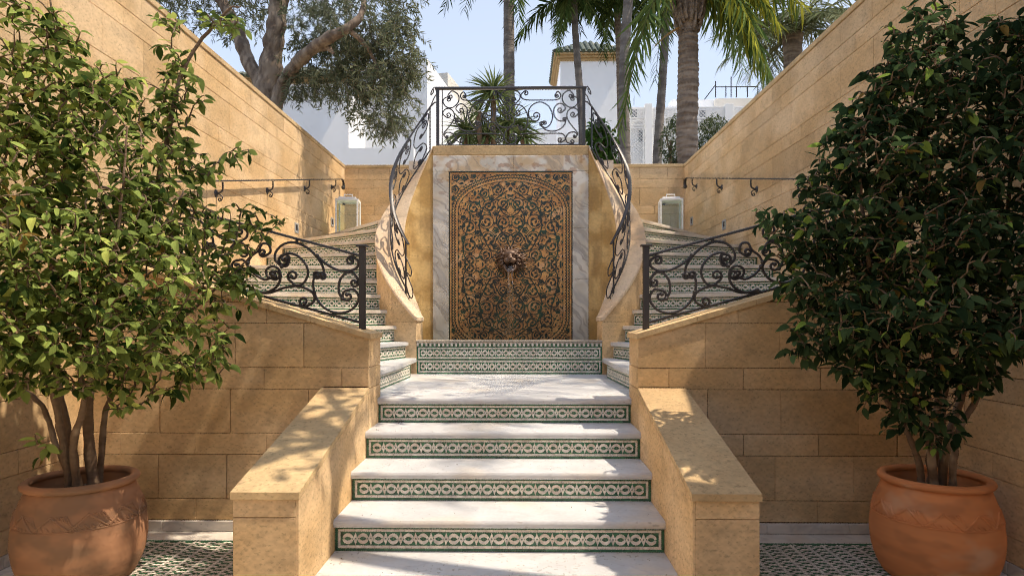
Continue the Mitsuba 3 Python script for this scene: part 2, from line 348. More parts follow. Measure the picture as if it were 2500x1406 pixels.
# ================================================================ THE PLACE (metres; y runs away from the camera, z = 0 is the courtyard floor)
XL, XR, YB = -2.77, 2 * XM + 2.77, 9.9         # side walls and back wall
YF, YF2 = 3.96, 4.29                           # the walls in front of the side flights
XP = -0.954                                    # inner face of the left parapet and pier
ZT = 3.725                                     # top of the courtyard walls
CX, CY, RI, RO = -0.945, 6.52, 0.27, 0.53      # centre of the left curved parapet
YP = CY + RI                                   # plane of the fountain
ZL, RS = 0.808, 0.152                          # landing, riser of the winding flights
ZTER = ZL + 15 * RS
YNOSE = {5: 2.88, 4: 3.21, 3: 3.54, 2: 3.87, 1: 4.20}
ZSTEP = {5: 0.148, 4: 0.313, 3: 0.478, 2: 0.643, 1: 0.808}

# ---- ground, floor
def ring_sheet(z):
    R, x0, x1, y0, y1 = 600, XL - 0.3, XR + 0.3, -6.3, YB + 0.3
    v = np.array([[-R, -R, z], [R, -R, z], [R, R, z], [-R, R, z], [x0, y0, z], [x1, y0, z], [x1, y1, z], [x0, y1, z]], float)
    return v, tri([[0, 1, 5, 4], [1, 2, 6, 5], [2, 3, 7, 6], [3, 0, 4, 7]])
g = thing('garden_ground', 'bare garden soil at the top of the courtyard walls', None, kind='structure')
add(g, '', ring_sheet(2.95), 'm_earth', top=True)
fl = thing('courtyard_floor', 'green and white mosaic floor with a marble border at the foot of the walls', None, kind='structure')
add(fl, 'bed', (np.array([[XL - .3, -6.3, 0], [XR + .3, -6.3, 0], [XR + .3, YB + .3, 0], [XL - .3, YB + .3, 0]], float), [[0, 1, 2, 3]]), 'm_grout')
SK, BW = 0.018, 0.15                           # skirting thickness, border width
for x0, x1 in ((XL, -1.239), (2 * XM + 1.239, XR)):
    n = 4
    for i in range(n):
        a, b = x0 + (x1 - x0) * i / n, x0 + (x1 - x0) * (i + 1) / n
        add(fl, 'border_slab', rbox(a + .001, b - .001, YF - BW - SK, YF - SK, -.02, .006, .002), 'm_floor_marble')
for s in (0, 1):
    a, b = (XL + SK, XL + SK + BW) if s == 0 else (XR - SK - BW, XR - SK)
    for i in range(9):
        y0 = YF - SK - BW - 0.002 - 0.46 * (i + 1); add(fl, 'border_slab', rbox(a, b, y0 + .002, y0 + 0.46, -.02, .006, .002), 'm_floor_marble')
    a, b = (XL + SK + BW + .002, -1.245) if s == 0 else (2 * XM + 1.245, XR - SK - BW - .002)
    yy = YF - SK - BW - .002
    add(fl, 'green_edging', cat([rbox(a + (b - a) * i / 24 + .001, a + (b - a) * (i + 1) / 24 - .001, yy - .016, yy, -.01, .005, .001) for i in range(24)]), 'm_green', kind='stuff')
    W, G = [], []
    p = 0.023                                   # interlocking hexagon-like tesserae
    ny = int((yy - .02 - 2.0) / p); nx = int((b - a) / p)
    e = 0.0012
    for j in range(ny):
        for i in range(nx):
            x, y = a + p * (i + .5), yy - .02 - p * (j + .5)
            k = (i + 2 * j) % 4
            (W if k in (0, 1, ) or (k == 2 and j % 2) else G).append((x, y, 0.0 if k % 2 else math.pi / 4))
    def tess(lst, z):
        n = 6; ang = np.arange(n) * np.pi / 3
        base = np.stack([0.58 * p * np.cos(ang), 0.50 * p * np.sin(ang)], -1)
        V, F_ = [], []
        for q, (x, y, r) in enumerate(lst):
            rr = rng.uniform(-.25, .25) + (0.5 if r else 0); c, s_ = math.cos(rr), math.sin(rr)
            xy = base @ np.array([[c, s_], [-s_, c]]) * rng.uniform(.86, .97) + [x, y]
            zz = z + rng.uniform(0, .0008)
            V.append(np.column_stack([xy, np.full(n, zz)])); o = q * n
            F_ += [[o, o + k, o + k + 1] for k in range(1, n - 1)]
        return np.vstack(V), np.array(F_)
    add(fl, 'white_mosaic', tess(W, 0.0042), 'm_white_tile', kind='stuff'); add(fl, 'green_mosaic', tess(G, 0.0035), 'm_green', kind='stuff')

# ---- courtyard walls
def side_wall(label):
    w = thing('courtyard_wall', label, 'wall', 'sandstone walls round the courtyard')
    add(w, 'core', box(XL - 0.3, XL, -6.0, YB, -0.1, ZT - .05), 'm_mortar')
    facing(w, sbox(-6.0, 0.073, YB, ZT - .05), (XL, 0, 0), (0, 1, 0), (1, 0, 0), far=lambda y: y < 3.0)
    y = -6.0
    while y < YB - .05:
        b = min(YB, y + 0.92); add(w, 'cap_stone', rbox(XL - 0.31, XL + TH + .012, y + .001, b - .001, ZT - .048, ZT, .004), 'm_cap'); y = b
    y = -1.0
    while y < YF - .05:
        b = min(YF, y + 0.62); add(w, 'skirting', rbox(XL, XL + SK, y + .001, b - .001, .0065, .071, .003), 'm_floor_marble'); y = b
    return w
MIR = False; side_wall('long sunlit sandstone wall along the left side of the courtyard')
MIR = True; side_wall('long shaded sandstone wall along the right side of the courtyard'); MIR = False
def back_wall(label):
    w = thing('back_wall', label, 'wall', 'sandstone walls closing the back of the courtyard')
    x1 = -1.25
    add(w, 'core', box(XL, x1, YB, YB + .3, 0, ZT - .05), 'm_mortar')
    facing(w, sbox(XL + TH + .002, 1.9, x1, ZT - .05), (0, YB, 0), (1, 0, 0), (0, -1, 0), shift=0.23)
    for i in range(3):
        a = XL + TH + .014 + (x1 - XL - .03) * i / 3; add(w, 'cap_stone', rbox(a + .001, a + (x1 - XL - .03) / 3 - .001, YB - TH - .012, YB + .31, ZT - .048, ZT, .004), 'm_cap')
back_wall('low sandstone wall behind the left flight and its white lantern')
MIR = True; back_wall('low sandstone wall behind the right flight and its white lantern'); MIR = False
w = thing('rear_wall', 'plain sandstone wall at the open end of the courtyard', 'wall')
add(w, '', box(XL - .3, XR + .3, -6.3, -6.0, -0.1, ZT), 'm_stone1', top=True)

# ---- mosaic strips for the risers (local frame: x along the riser, y towards the viewer, z up)
def rect_row(x0, x1, z0, z1, step, y0, y1, jit=0.25):
    out, x = [], x0
    while x < x1 - 1e-4:
        b = min(x1, x + step * (1 + rng.uniform(-jit, jit)));
        if x1 - b < step * .3: b = x1
        dz = rng.uniform(-.0006, .0006, 2)
        v = np.array([[x + .0006, y0, z0 + dz[0]], [b - .0006, y0, z0 + dz[1]], [b - .0006, y0, z1 + dz[1]], [x + .0006, y0, z1 + dz[0]],
             [x + .0012, y1, z0 + .0006 + dz[0]], [b - .0012, y1, z0 + .0006 + dz[1]], [b - .0012, y1, z1 - .0006 + dz[1]], [x + .0012, y1, z1 - .0006 + dz[0]]])
        out.append((v, tri([[0, 4, 5, 1], [1, 5, 6, 2], [2, 6, 7, 3], [3, 7, 4, 0], [4, 7, 6, 5]]))); x = b
    return out
def motif_meshes(x0, x1, z0, z1, y1, pitch):
    """The white ring and diamond chain on green tesserae."""
    h = z1 - z0; n = max(1, int(round((x1 - x0) / pitch))); p = (x1 - x0) / n; zc = (z0 + z1) / 2
    an = np.linspace(0, 2 * np.pi, 15)[:-1]
    def ring(cx):
        rx, rz = 0.37 * p, 0.41 * h
        o = Polygon([(cx + rx * np.cos(a), zc + rz * np.sin(a)) for a in an])
        lens = Polygon([(cx + 0.245 * p * t, zc + 0.155 * h * (1 - t * t) * s) for s, ts in ((1, np.linspace(-1, 1, 6)), (-1, np.linspace(1, -1, 6)[1:-1])) for t in ts])
        nick = [affinity.rotate(sbox(cx + q - .05 * p, zc - .05 * p, cx + q + .05 * p, zc + .05 * p), 45) for q in (-0.33 * p, 0.33 * p)]
        return o.difference(lens).difference(unary_union(nick))
    def star(cx):
        k = [(0, .48), (.09, .2), (.18, 0), (.09, -.2), (0, -.48), (-.09, -.2), (-.18, 0), (-.09, .2)]
        d = Polygon([(cx + a * p, zc + b * h) for a, b in k])
        return d.difference(affinity.rotate(sbox(cx - .05 * p, zc - .05 * p, cx + .05 * p, zc + .05 * p), 45))
    polys = [('white_ring', ring(x0 + p * (i + .5))) for i in range(n)] + [('white_diamond', star(x0 + p * i)) for i in range(1, n)]
    out = []
    for nm, g in polys:
        g = affinity.translate(affinity.rotate(g, rng.normal(0, 1.6)), *rng.normal(0, .0005, 2)); ms = []
        for q in getattr(g, 'geoms', [g]):
            if q.area < 1e-8: continue
            v, f = arr(trimesh.creation.extrude_polygon(q, abs(y1) * rng.uniform(.85, 1.2), engine='earcut'))
            ms.append((np.column_stack([v[:, 0], -v[:, 2], v[:, 1]]), f))
        out.append((nm, cat(ms)))
    return out, p, n
def mosaic_riser(parent, L, H, o, ex, nrm, name='riser', bands=1, pitch=0.0565, x0=0.0, single=False):
    """A riser faced with zellige mosaic as a part with its pieces as sub-parts; y of the local frame = nrm reversed."""
    o, ex, nrm = np.asarray(o, float), np.asarray(ex, float), np.asarray(nrm, float)
    fr = lambda m: place(m, o, ex, -nrm, [0, 0, 1])
    k = add(parent, name, fr(box(x0, L, 0.0, 0.012, 0, H)), 'm_grout')
    top = H if bands == 1 else H - 0.036
    bh = top / bands
    gb, wb, mo, gp = [], [], [], []
    for q in range(bands):
        z = q * bh
        e1, e2 = 0.115 * bh, 0.125 * bh
        row = rect_row(x0, L, z + .0008, z + e1 - .0008, .050, 0, -.0022)
        if single:                                # the near flight: every tessera that can be told apart is a piece of its own
            for m in row: add(k, 'green_tile', fr(m), random.choice(['m_green', 'm_green', 'm_green2']))
        else: gb += row
        if q == bands - 1 : gb += rect_row(x0, L, z + bh - .075 * bh, z + bh, .050, 0, -.0022)
        gb += rect_row(x0, x0 + .014, z + e1, z + bh * .92, .014, 0, -.0022) + rect_row(L - .014, L, z + e1, z + bh * .92, .014, 0, -.0022)
        wb += rect_row(x0 + .015, L - .015, z + e1 + .0006, z + e1 + e2 - .001, .043, 0, -.002)
        za, zb = z + e1 + e2, z + bh * (.92 if q == bands - 1 else .975) - .115 * bh
        wb += rect_row(x0 + .015, L - .015, zb + .001, zb + .115 * bh - .0006, .043, 0, -.002)
        wb += rect_row(x0 + .0155, x0 + .027, za, zb, .0115, 0, -.002) + rect_row(L - .027, L - .0155, za, zb, .0115, 0, -.002)
        a, b = x0 + .028, L - .028
        m, p, n = motif_meshes(a, b, za, zb, 0.0026, pitch); mo += m
        for i in range(n):                        # the green ground, cut at every half pitch
            zc = (za + zb) / 2
            for c0, c1 in ((0, .5), (.5, 1)):
                for u0, u1 in ((za, zc), (zc, zb)):
                    gp += rect_row(a + p * (i + c0), a + p * (i + c1), u0, u1, p, 0, -.0012, 0)
    add(k, 'green_border', fr(cat(gb)), 'm_green', kind='stuff'); add(k, 'white_border', fr(cat(wb)), 'm_white_tile', kind='stuff')
    add(k, 'green_ground', fr(cat(gp)), 'm_green', kind='stuff'); None
    if single:
        for nm, m in mo: add(k, nm, fr(m), random.choice(['m_white_tile', 'm_white_tile', 'm_white_tile2']))
    else: add(k, 'white_chain', fr(cat([m for nm, m in mo])), 'm_white_tile', kind='stuff')
    if bands > 1:
        a, nsq = x0, int((L - x0) / 0.02)
        st = (L - x0) / nsq
        for c, mat, nm in ((0, 'm_white_tile', 'white_square'), (1, 'm_green', 'green_square')):
            add(k, nm, fr(cat([rect_row(a + st * i, a + st * (i + 1), H - .034, H - .012 if (i % 2) else H - .004, st, 0, -.002, 0)[0] for i in range(nsq) if i % 2 == c])), mat, kind='stuff')
    return k
def nosed(poly_x, depth, z, th=0.042):
    """Profile (y, z) of a tread with a rounded nose at y = 0."""
    a = np.linspace(-0.5, 0.5, 7) * np.pi
    r = th / 2
    nose = [(r * .8 - r * .8 * math.cos(t), z - r + r * math.sin(t)) for t in a]
    return nose + [(depth, z), (depth, z - th)]
def tread_bar(x0, x1, y, depth, z, th=0.042):
    pr = Polygon(nosed(None, depth, z, th)); m = trimesh.creation.extrude_polygon(pr, x1 - x0, engine='earcut'); v, f = arr(m)
    return np.column_stack([x0 + v[:, 2], y + v[:, 0], v[:, 1]]), f

# ---- central flight
XQ = 2 * XM - XP
st = thing('central_stairs', 'wide central flight of white marble steps with green and white mosaic risers', 'stairs')
OV = 0.03
mosaic_riser(st, XQ - XP - .004, ZSTEP[5] - .042, (XP + .002, YNOSE[5] + OV, 0.004), (1, 0, 0), (0, -1, 0), pitch=0.0775, single=True)
for k in (4, 3, 2, 1):
    zb = ZSTEP[k + 1]; mosaic_riser(st, XQ - XP - .004, ZSTEP[k] - zb - .043, (XP + .002, YNOSE[k] + OV, zb + .0005), (1, 0, 0), (0, -1, 0), pitch=0.0775, single=True)
for k in (5, 4, 3, 2):
    add(st, 'tread', tread_bar(XP + .001, XQ - .001, YNOSE[k], YNOSE[k - 1] + OV - .001 - YNOSE[k], ZSTEP[k]), 'm_marble', smooth=30)
pr = unary_union([sbox(XP + .001, YNOSE[1] + .03, XQ - .001, 4.31), sbox(-1.0, 4.3, 2 * XM + 1.0, 6.05)])
add(st, 'landing_slab', tread_bar(XP + .001, XQ - .001, YNOSE[1], .05, ZL), 'm_marble', smooth=30)
add(st, 'landing_slab', extrude(unary_union([sbox(XP + .001, YNOSE[1] + .0505, XQ - .001, 4.285), sbox(-1.06, 4.2855, 2 * XM + 1.06, 6.05)]), ZL - .04, ZL), 'm_marble')
for k in range(70):                              # bits of dry leaf lying on the treads
    pass

# ---- parapets of the central flight, walls in front of the side flights
XO = -1.239
def slope_par(y): return 0.909 - 0.249 * (YF - y)
def zcop(x): return 1.244 + 0.29 * (XP - x)
def front_wall(label):
    w = thing('stair_wall', label, 'wall', 'sandstone walls in front of the winding flights')
    body = Polygon([(XL, 0), (XP, 0), (XP, zcop(XP) - .032), (XL, zcop(XL) - .032)])
    m = extrude(body, 0, YF2 - YF - 2 * TH - .004); v, f = m
    add(w, 'core', (np.column_stack([v[:, 0] - TH, YF2 - .002 - TH - v[:, 2], v[:, 1]]), f), 'm_mortar')
    face = Polygon([(XL + TH, .073), (XO - .001, .073), (XO - .001, slope_par(YF)), (XP, slope_par(YF)), (XP, zcop(XP) - .034), (XL + TH, zcop(XL) - .034)])
    facing(w, face, (0, YF + TH, 0), (1, 0, 0), (0, -1, 0), shift=0.015)
    end = sbox(YF + TH, .55, YF2 - .001, zcop(XP) - .034)
    facing(w, end, (XP - TH, 0, 0), (0, 1, 0), (1, 0, 0), width=0.9, shift=0.1)
    n = 5
    for i in range(n):                            # coping slabs on the slope, the last one level over the pier
        a, b = XP - (XP - XL) * i / n, XP - (XP - XL) * (i + 1) / n
        a2, b2 = a + (.012 if i == 0 else -.0015), b + .0015
        g = Polygon([(a2, zcop(a2) - .033), (a2, zcop(a2)), (b2, zcop(b2)), (b2, zcop(b2) - .033)])
        v, f = extrude(g, 0, YF2 - YF + .03)
        add(w, 'coping_slab', (np.column_stack([v[:, 0], YF2 + .015 - v[:, 2], v[:, 1]]), f), 'm_cap')
    x = XL + SK + .001
    for i in range(3):
        b = x + (XO - XL - SK) / 3; add(w, 'skirting', rbox(x, b - .002, YF - SK, YF, .0065, .071, .003), 'm_floor_marble'); x = b
    return w
front_wall('sandstone wall in front of the left winding flight, dappled by the fig tree')
MIR = True; front_wall('sandstone wall in front of the right winding flight, behind the orange pot'); MIR = False
YPF = 2.71
def parapet(label):
    w = thing('stair_parapet', label, 'wall', 'low sandstone parapets beside the central flight')
    body = Polygon([(YPF + TH, -.02), (YF - .001, -.02), (YF - .001, slope_par(YF) - .034), (YPF + TH, slope_par(YPF) - .034)])
    v, f = extrude(body, 0, XP - XO - 2 * TH)
    add(w, 'core', (np.column_stack([XP - TH - v[:, 2], v[:, 0], v[:, 1]]), f), 'm_mortar')
    side = Polygon([(YPF, 0), (YF - .001, 0), (YF - .001, slope_par(YF) - .032), (YPF, slope_par(YPF) - .032)])
    for i in range(4):                            # tall slabs on the inner face, upright joints only
        a, b = YPF + (YF - YPF) * i / 4, YPF + (YF - YPF) * (i + 1) / 4
        g = side.intersection(sbox(a + .001, 0, b - .001, 3)); v, f = extrude(g, 0, TH)
        add(w, 'facing_slab', (np.column_stack([XP - TH + v[:, 2], v[:, 0], v[:, 1]]), f), random.choice(STONES))
    outer = Polygon([(YPF + TH, .0), (YF - .001, .0), (YF - .001, slope_par(YF) - .032), (YPF + TH, slope_par(YPF) - .032)])
    facing(w, outer, (XO + TH, 0, 0), (0, 1, 0), (-1, 0, 0), width=0.62)
    facing(w, sbox(XO + .001, 0, XP - TH - .001, slope_par(YPF) - .033), (0, YPF + TH, 0), (1, 0, 0), (0, -1, 0), width=0.9, shift=-1.3)
    cuts = [YPF - .012, 3.0, 3.31, 3.62, YF - TH - .003]
    for a, b in zip(cuts, cuts[1:]):
        g = Polygon([(a + .0012, slope_par(a) - .031), (a + .0012, slope_par(a)), (b - .0012, slope_par(b)), (b - .0012, slope_par(b) - .031)])
        v, f = extrude(g, 0, XP - XO + .012)
        add(w, 'coping_slab', (np.column_stack([XP + .006 - v[:, 2], v[:, 0], v[:, 1]]), f), 'm_cap')
parapet('sloping sandstone parapet on the left of the central steps')
MIR = True; parapet('sloping sandstone parapet on the right of the central steps'); MIR = False

# ---- winding flights round the curved parapets
TH1, DTH = math.radians(267), math.radians(13.9)
def ang(k): return TH1 - DTH * (k - 1)
def dirv(t): return np.array([math.cos(t), math.sin(t)])
def winding(label):
    w = thing('winding_stairs', label, 'stairs', 'winding flights round the fountain')
    room = unary_union([sbox(XL + TH + .002, YF2 + .001, -0.99, YB - TH - .003), sbox(-1.0, CY, -0.30, YB - TH - .003)])
    core = Point(CX, CY).buffer(RO - .005, 32)
    C = np.array([CX, CY])
    for k in range(1, 16):
        t0, t1 = ang(k), ang(k + 1) if k < 15 else math.radians(55)
        d0, d1 = dirv(t0), dirv(t1); nrm = np.array([-d0[1], d0[0]])        # towards the lower step
        dm = dirv((t0 + t1) / 2)
        nose = Polygon([C + nrm * .028, C + 9 * d0 + nrm * .028, C + 12 * dm, C + 9 * d1 - nrm * .03, C - nrm * .03])
        g = nose.intersection(room).difference(core)
        z = ZL + RS * k
        for q in getattr(g, 'geoms', [g]):
            if q.area < .01: continue
            lo = extrude(q.buffer(-.0005), z - .036, z - .009); hi_ = q.buffer(-.004, join_style=2)
            add(w, 'tread', cat([lo, extrude(q.buffer(.003, join_style=1).intersection(room), z - .030, z - .006), extrude(hi_, z - .0061, z)]), 'm_marble' if k < 3 else 'm_marble2')
        # riser: from the curved wall out to the room's edge
        ray = LineString([C + d0 * (RO - .02), C + d0 * 9]).intersection(room)
        if ray.is_empty: continue
        ray = max(getattr(ray, 'geoms', [ray]), key=lambda q: q.length)
        L = ray.length; p0 = np.array(min(ray.coords, key=lambda c: (c[0] - CX) ** 2 + (c[1] - CY) ** 2))
        mosaic_riser(w, L - .004, RS - .037, (p0[0], p0[1], z - RS + .0005), (d0[0], d0[1], 0), (nrm[0], nrm[1], 0), pitch=0.0700)
    return w
winding('left winding flight of marble steps with mosaic risers, rising beside the sunlit wall')
MIR = True; winding('right winding flight of marble steps with mosaic risers, rising beside the shaded wall'); MIR = False
tr = thing('terrace', 'terrace floor behind the railing above the fountain', None, kind='structure')
add(tr, '', extrude(sbox(-1.25, YP + .27, 2 * XM + 1.25, 14.0), ZTER - .1, ZTER), 'm_marble2', top=True)

# ---- curved parapets
A0, A1 = math.radians(265), math.radians(90)
def zpar(t): return 1.345 + (3.18 - 1.345) * min(1.0, max(0.0, (A0 - t) / (A0 - A1)))
def arc_piece(t0, t1, r0, r1, zb, zt, n=4, zb_fn=None):
    """A curved block between two angles with a sloping top."""
    ts = np.linspace(t0, t1, n + 1); V = []
    for t in ts:
        d = dirv(t)
        b = zb_fn(t) if zb_fn else zb
        V += [[CX + r0 * d[0], CY + r0 * d[1], b], [CX + r1 * d[0], CY + r1 * d[1], b], [CX + r1 * d[0], CY + r1 * d[1], zt(t)], [CX + r0 * d[0], CY + r0 * d[1], zt(t)]]
    f = []
    for i in range(n):
        for j in range(4): f.append([4 * i + j, 4 * i + (j + 1) % 4, 4 * i + 4 + (j + 1) % 4, 4 * i + 4 + j])
    f += [[0, 3, 2, 1], [4 * n, 4 * n + 1, 4 * n + 2, 4 * n + 3]]
    return np.array(V), tri(f)
def curved_parapet(label):
    w = thing('curved_parapet', label, 'wall', 'curved parapets winding up beside the fountain')
    add(w, 'core', arc_piece(A0 - .02, A1 + .01, RI + .012, RO - .012, ZL - .02, lambda t: zpar(t) - .05, 40), 'm_mortar')
    n = 6
    for i in range(n):
        t0, t1 = A0 + (A1 - A0) * i / n, A0 + (A1 - A0) * (i + 1) / n
        g = .0007
        zm = zpar((t0 + t1) / 2)
        splits = [ZL - .02, 1.30 + .12 * (i % 2)] + ([2.0 + .1 * (i % 2)] if zm > 2.25 else [])
        for q, zb in enumerate(splits):
            last = q == len(splits) - 1
            if not last and splits[q + 1] > zm - .1: last = True
            top = (lambda t: zpar(t) - .036) if last else (lambda t, zz=splits[q + 1]: zz - .002)
            add(w, 'inner_block', arc_piece(t0 - g / RI, t1 + g / RI, RI + rng.uniform(0, .0012), RI + .013, zb, top, 6), 'm_niche', smooth=25)
            add(w, 'outer_block', arc_piece(t0 - g / RO, t1 + g / RO, RO - .013, RO - rng.uniform(0, .0012), zb, top, 6), random.choice(STONES), smooth=25)
            if last: break
    e0 = A0 + .0
    d = dirv(A0); nn = np.array([-d[1], d[0]])
    a, b = np.array([CX, CY]) + d * RI, np.array([CX, CY]) + d * RO
    add(w, 'end_block', place(rbox(.004, RO - RI - .004, 0, .02, ZL - .02, zpar(A0) - .037, .003), (a[0], a[1], 0), (d[0], d[1], 0), (-nn[0], -nn[1], 0), (0, 0, 1)), 'm_stone0')
    cuts = np.linspace(A0, A1, 8); cuts[0] += .03
    for t0, t1 in zip(cuts, cuts[1:]):
        g = .0015 / RO
        bot = lambda t: zpar(t) - .035
        body = arc_piece(t0 - g, t1 + g, RI - .014, RO + .016, 0, lambda t: zpar(t) - .006, 10, bot)
        lip = arc_piece(t0 - g, t1 + g, RI - .006, RO + .008, 0, lambda t: zpar(t), 10, lambda t: zpar(t) - .0062)
        add(w, 'coping_stone', cat([body, lip]), 'm_coping', smooth=20)
curved_parapet('curved pale parapet winding up on the left of the fountain')
MIR = True; curved_parapet('curved pale parapet winding up on the right of the fountain'); MIR = False

# ---- fountain
fo = thing('wall_fountain', 'tall wall fountain with a carved mosaic panel in a marble frame and a tiled basin', 'fountain')
FX0, FX1, PX0, PX1 = CX, 2 * XM - CX, CX + .171, 2 * XM - CX - .171
PZT = 2.905
add(fo, 'wall', box(FX0, FX1, YP + .02, YP + .26, ZL, 3.06), 'm_mortar')
add(fo, 'top_band', rbox(FX0 + .001, FX1 - .001, YP - .004, YP + .2601, 3.078, 3.18, .006), 'm_cap')
add(fo, 'panel', box(PX0 + .012, PX1 - .012, YP + .004, YP + .021, ZL, PZT - .012), 'm_panel')
for a, b, c, d in ((FX0, PX0, .9, 1.62), (FX0, PX0, 1.62, 2.36), (FX0, PX0, 2.36, PZT), (PX1, FX1, .9, 1.75), (PX1, FX1, 1.75, 2.30), (PX1, FX1, 2.30, PZT)):
    add(fo, 'marble_slab', rbox(a + .001, b - .001, YP - .006, YP + .021, c + .001, d - .001, .003), 'm_frame')
mid = XM + .03
for a, b in ((FX0, mid), (mid, FX1)): add(fo, 'marble_slab', rbox(a + .001, b - .001, YP - .006, YP + .021, PZT + .001, 3.076, .003), 'm_frame')
ed = []
for m in rect_row(1.0, PZT, 0, .012, .035, 0, -.008):
    v, f = m
    ed.append((np.column_stack([PX0 + v[:, 2], YP + .004 + v[:, 1], v[:, 0]]), f)); ed.append((np.column_stack([PX1 - v[:, 2], YP + .004 + v[:, 1], v[:, 0]]), f))
for m in rect_row(PX0 + .012, PX1 - .012, 0, .012, .035, 0, -.008):
    v, f = m; ed.append((np.column_stack([v[:, 0], YP + .004 + v[:, 1], PZT - .012 + v[:, 2]]), f))
add(fo, 'green_edging', cat(ed), 'm_vine', kind='stuff')
# carved vine inlay: one quarter drawn, mirrored over both axes
SC = (PX1 - PX0) / 2 / 953.0                     # the quarter is 953 units wide and 1430 high; origin = panel's upper left corner
def leafp(x, y, a, L, W):
    t = np.linspace(0, 1, 7); c, s = math.cos(a), math.sin(a)
    up = [(L * q, W * math.sin(math.pi * q ** .75) + .35 * W * math.sin(math.pi * q)) for q in t]; dn = [(L * q, -.55 * W * math.sin(math.pi * q)) for q in t[::-1][1:-1]]
    return Polygon([(x + c * u - s * v, y + s * u + c * v) for u, v in up + dn]).buffer(0)
def rinceau(cx, cy, r, a0, s):
    out = [Point(cx, cy).buffer(r, 10).difference(Point(cx, cy).buffer(r - 12, 10))]
    ph = np.linspace(0, 1.35 * 2 * math.pi, 26); rr = r - 6 - (r * .80) * ph / ph[-1]
    pts = [(cx + q * math.cos(a0 + s * p), cy + q * math.sin(a0 + s * p)) for q, p in zip(rr, ph)]
    out.append(LineString(pts).buffer(7.5, 3)); out.append(Point(pts[-1]).buffer(19, 5))
    for i in range(4):
        p = a0 + s * (.7 + 1.5 * i); q = r * (.93 - .10 * i)
        out.append(leafp(cx + q * math.cos(p), cy + q * math.sin(p), p + s * 2.3, r * .62, s * r * .19))
    for i in range(5):
        p = a0 + .6 + i * 1.257; out.append(leafp(cx + r * math.cos(p), cy + r * math.sin(p), p + s * .9, r * .5, s * r * .155))
    return out
quarter = []
for i, (x, y, r) in enumerate([(430, 625, 112), (355, 915, 115), (620, 830, 116), (880, 840, 100), (885, 560, 98), (655, 585, 92), (640, 1085, 112), (352, 1205, 112), (880, 1100, 88), (800, 345, 88), (590, 400, 78), (372, 1440, 100), (610, 1345, 100), (850, 1340, 92),
                               (150, 150, 62), (285, 150, 55), (140, 330, 60), (420, 130, 42), (118, 470, 40), (950, 250, 34), (520, 1215, 44), (760, 1215, 48), (500, 720, 42), (770, 700, 44), (490, 1010, 46), (765, 965, 48), (265, 1080, 34), (265, 770, 40), (700, 470, 40)]):
    quarter += rinceau(x - 40, y - 60, r, (i * 2.4) % 6.28, 1 if i % 2 else -1)
for pts in ([(850, 1400), (760, 1250), (640, 1200), (540, 1020), (470, 820), (540, 560), (700, 440), (900, 300)], [(953, 1180), (860, 980), (740, 800), (760, 650), (880, 480), (953, 420)], [(330, 1430), (230, 1260), (250, 1000), (330, 760), (320, 620)], [(953, 700), (840, 640), (780, 540)], [(953, 980), (880, 940), (800, 950), (720, 1080)]):
    quarter.append(LineString(crom(pts, 6)).buffer(9, 2))
quarter = unary_union(quarter)
for i in range(1500):                           # little leaves where the ground is still bare
    x, y = rng.uniform(50, 950), rng.uniform(50, 1425); dd = quarter.distance(Point(x, y))
    if dd > 13:
        a = rng.uniform(0, 6.28); quarter = quarter.union(leafp(x - math.cos(a) * dd * .9, y - math.sin(a) * dd * .9, a, dd * 1.8, dd * .46))
quarter = [quarter]
inner = unary_union([sbox(168, 600, 960, 1440), affinity.scale(Point(953, 600).buffer(1, 24), 785, 430)])     # inside the arch border
arch = lambda d: unary_union([sbox(168 - d, 600, 960, 1440), affinity.scale(Point(953, 600).buffer(1, 24), 785 + d, 430 + d)])
spandrel = sbox(45, 45, 960, 1440).difference(arch(128))
quarter = unary_union(quarter); quarter = unary_union([quarter.intersection(inner), quarter.intersection(spandrel)])
scal = []
for d, amp in ((100, 1), (58, 1)):
    ring_ = arch(d).exterior; n = int(ring_.length / 44)
    for i in range(n):
        p = ring_.interpolate((i + .5) / n, normalized=True)
        if p.x < 957 and p.y < 1439: scal.append(p.buffer(28, 6).difference(p.buffer(14, 6)).difference(arch(d - (4 if amp else 0))))
scal += [arch(26).difference(arch(16))]
for i in range(46):
    p = arch(20).exterior.interpolate((i + .5) / 46, normalized=True)
    if p.x < 950 and p.y < 1435: scal.append(p.buffer(22, 5).difference(arch(4)).intersection(arch(24)))
quarter = unary_union([quarter] + scal).intersection(sbox(30, 30, 953, 1430)).simplify(1.5)
inl = []
for g in quarter.geoms:
    if g.area < 60: continue
    v, f = arr(trimesh.creation.extrude_polygon(g, 2.4, engine='earcut'))
    for mx in (0, 1):
        for my in (0, 1):
            x = PX0 + SC * v[:, 0] if not mx else PX1 - SC * v[:, 0]
            zz = SC * v[:, 1] if not my else SC * (2860 - v[:, 1])
            q = np.column_stack([x, YP + .004 - SC * v[:, 2] * 1.2, PZT - zz])
            keep = q[:, 2].min() > 1.0
            if keep or True: inl.append((q, f[:, ::-1] if mx != my else f))
add(fo, 'vine_inlay', cat(inl), 'm_vine', kind='stuff')
# basin
BY, BZ, BX0, BX1 = 6.0, 1.128, -0.988, 2 * XM + 0.988
mosaic_riser(fo, BX1 - BX0, BZ - ZL - .022, (BX0, BY, ZL + .0005), (1, 0, 0), (0, -1, 0), name='basin_front', bands=2, pitch=0.066, single=True)
add(fo, 'basin_rim', rbox(BX0 - .004, BX1 + .004, BY - .012, BY + .1, BZ - .017, BZ, .004), 'm_rim')
add(fo, 'basin_water', (np.array([[-1.22, BY + .1, 1.06], [2 * XM + 1.22, BY + .1, 1.06], [2 * XM + 1.22, YP + .01, 1.06], [-1.22, YP + .01, 1.06]]), [[0, 1, 2, 3]]), 'm_pool')
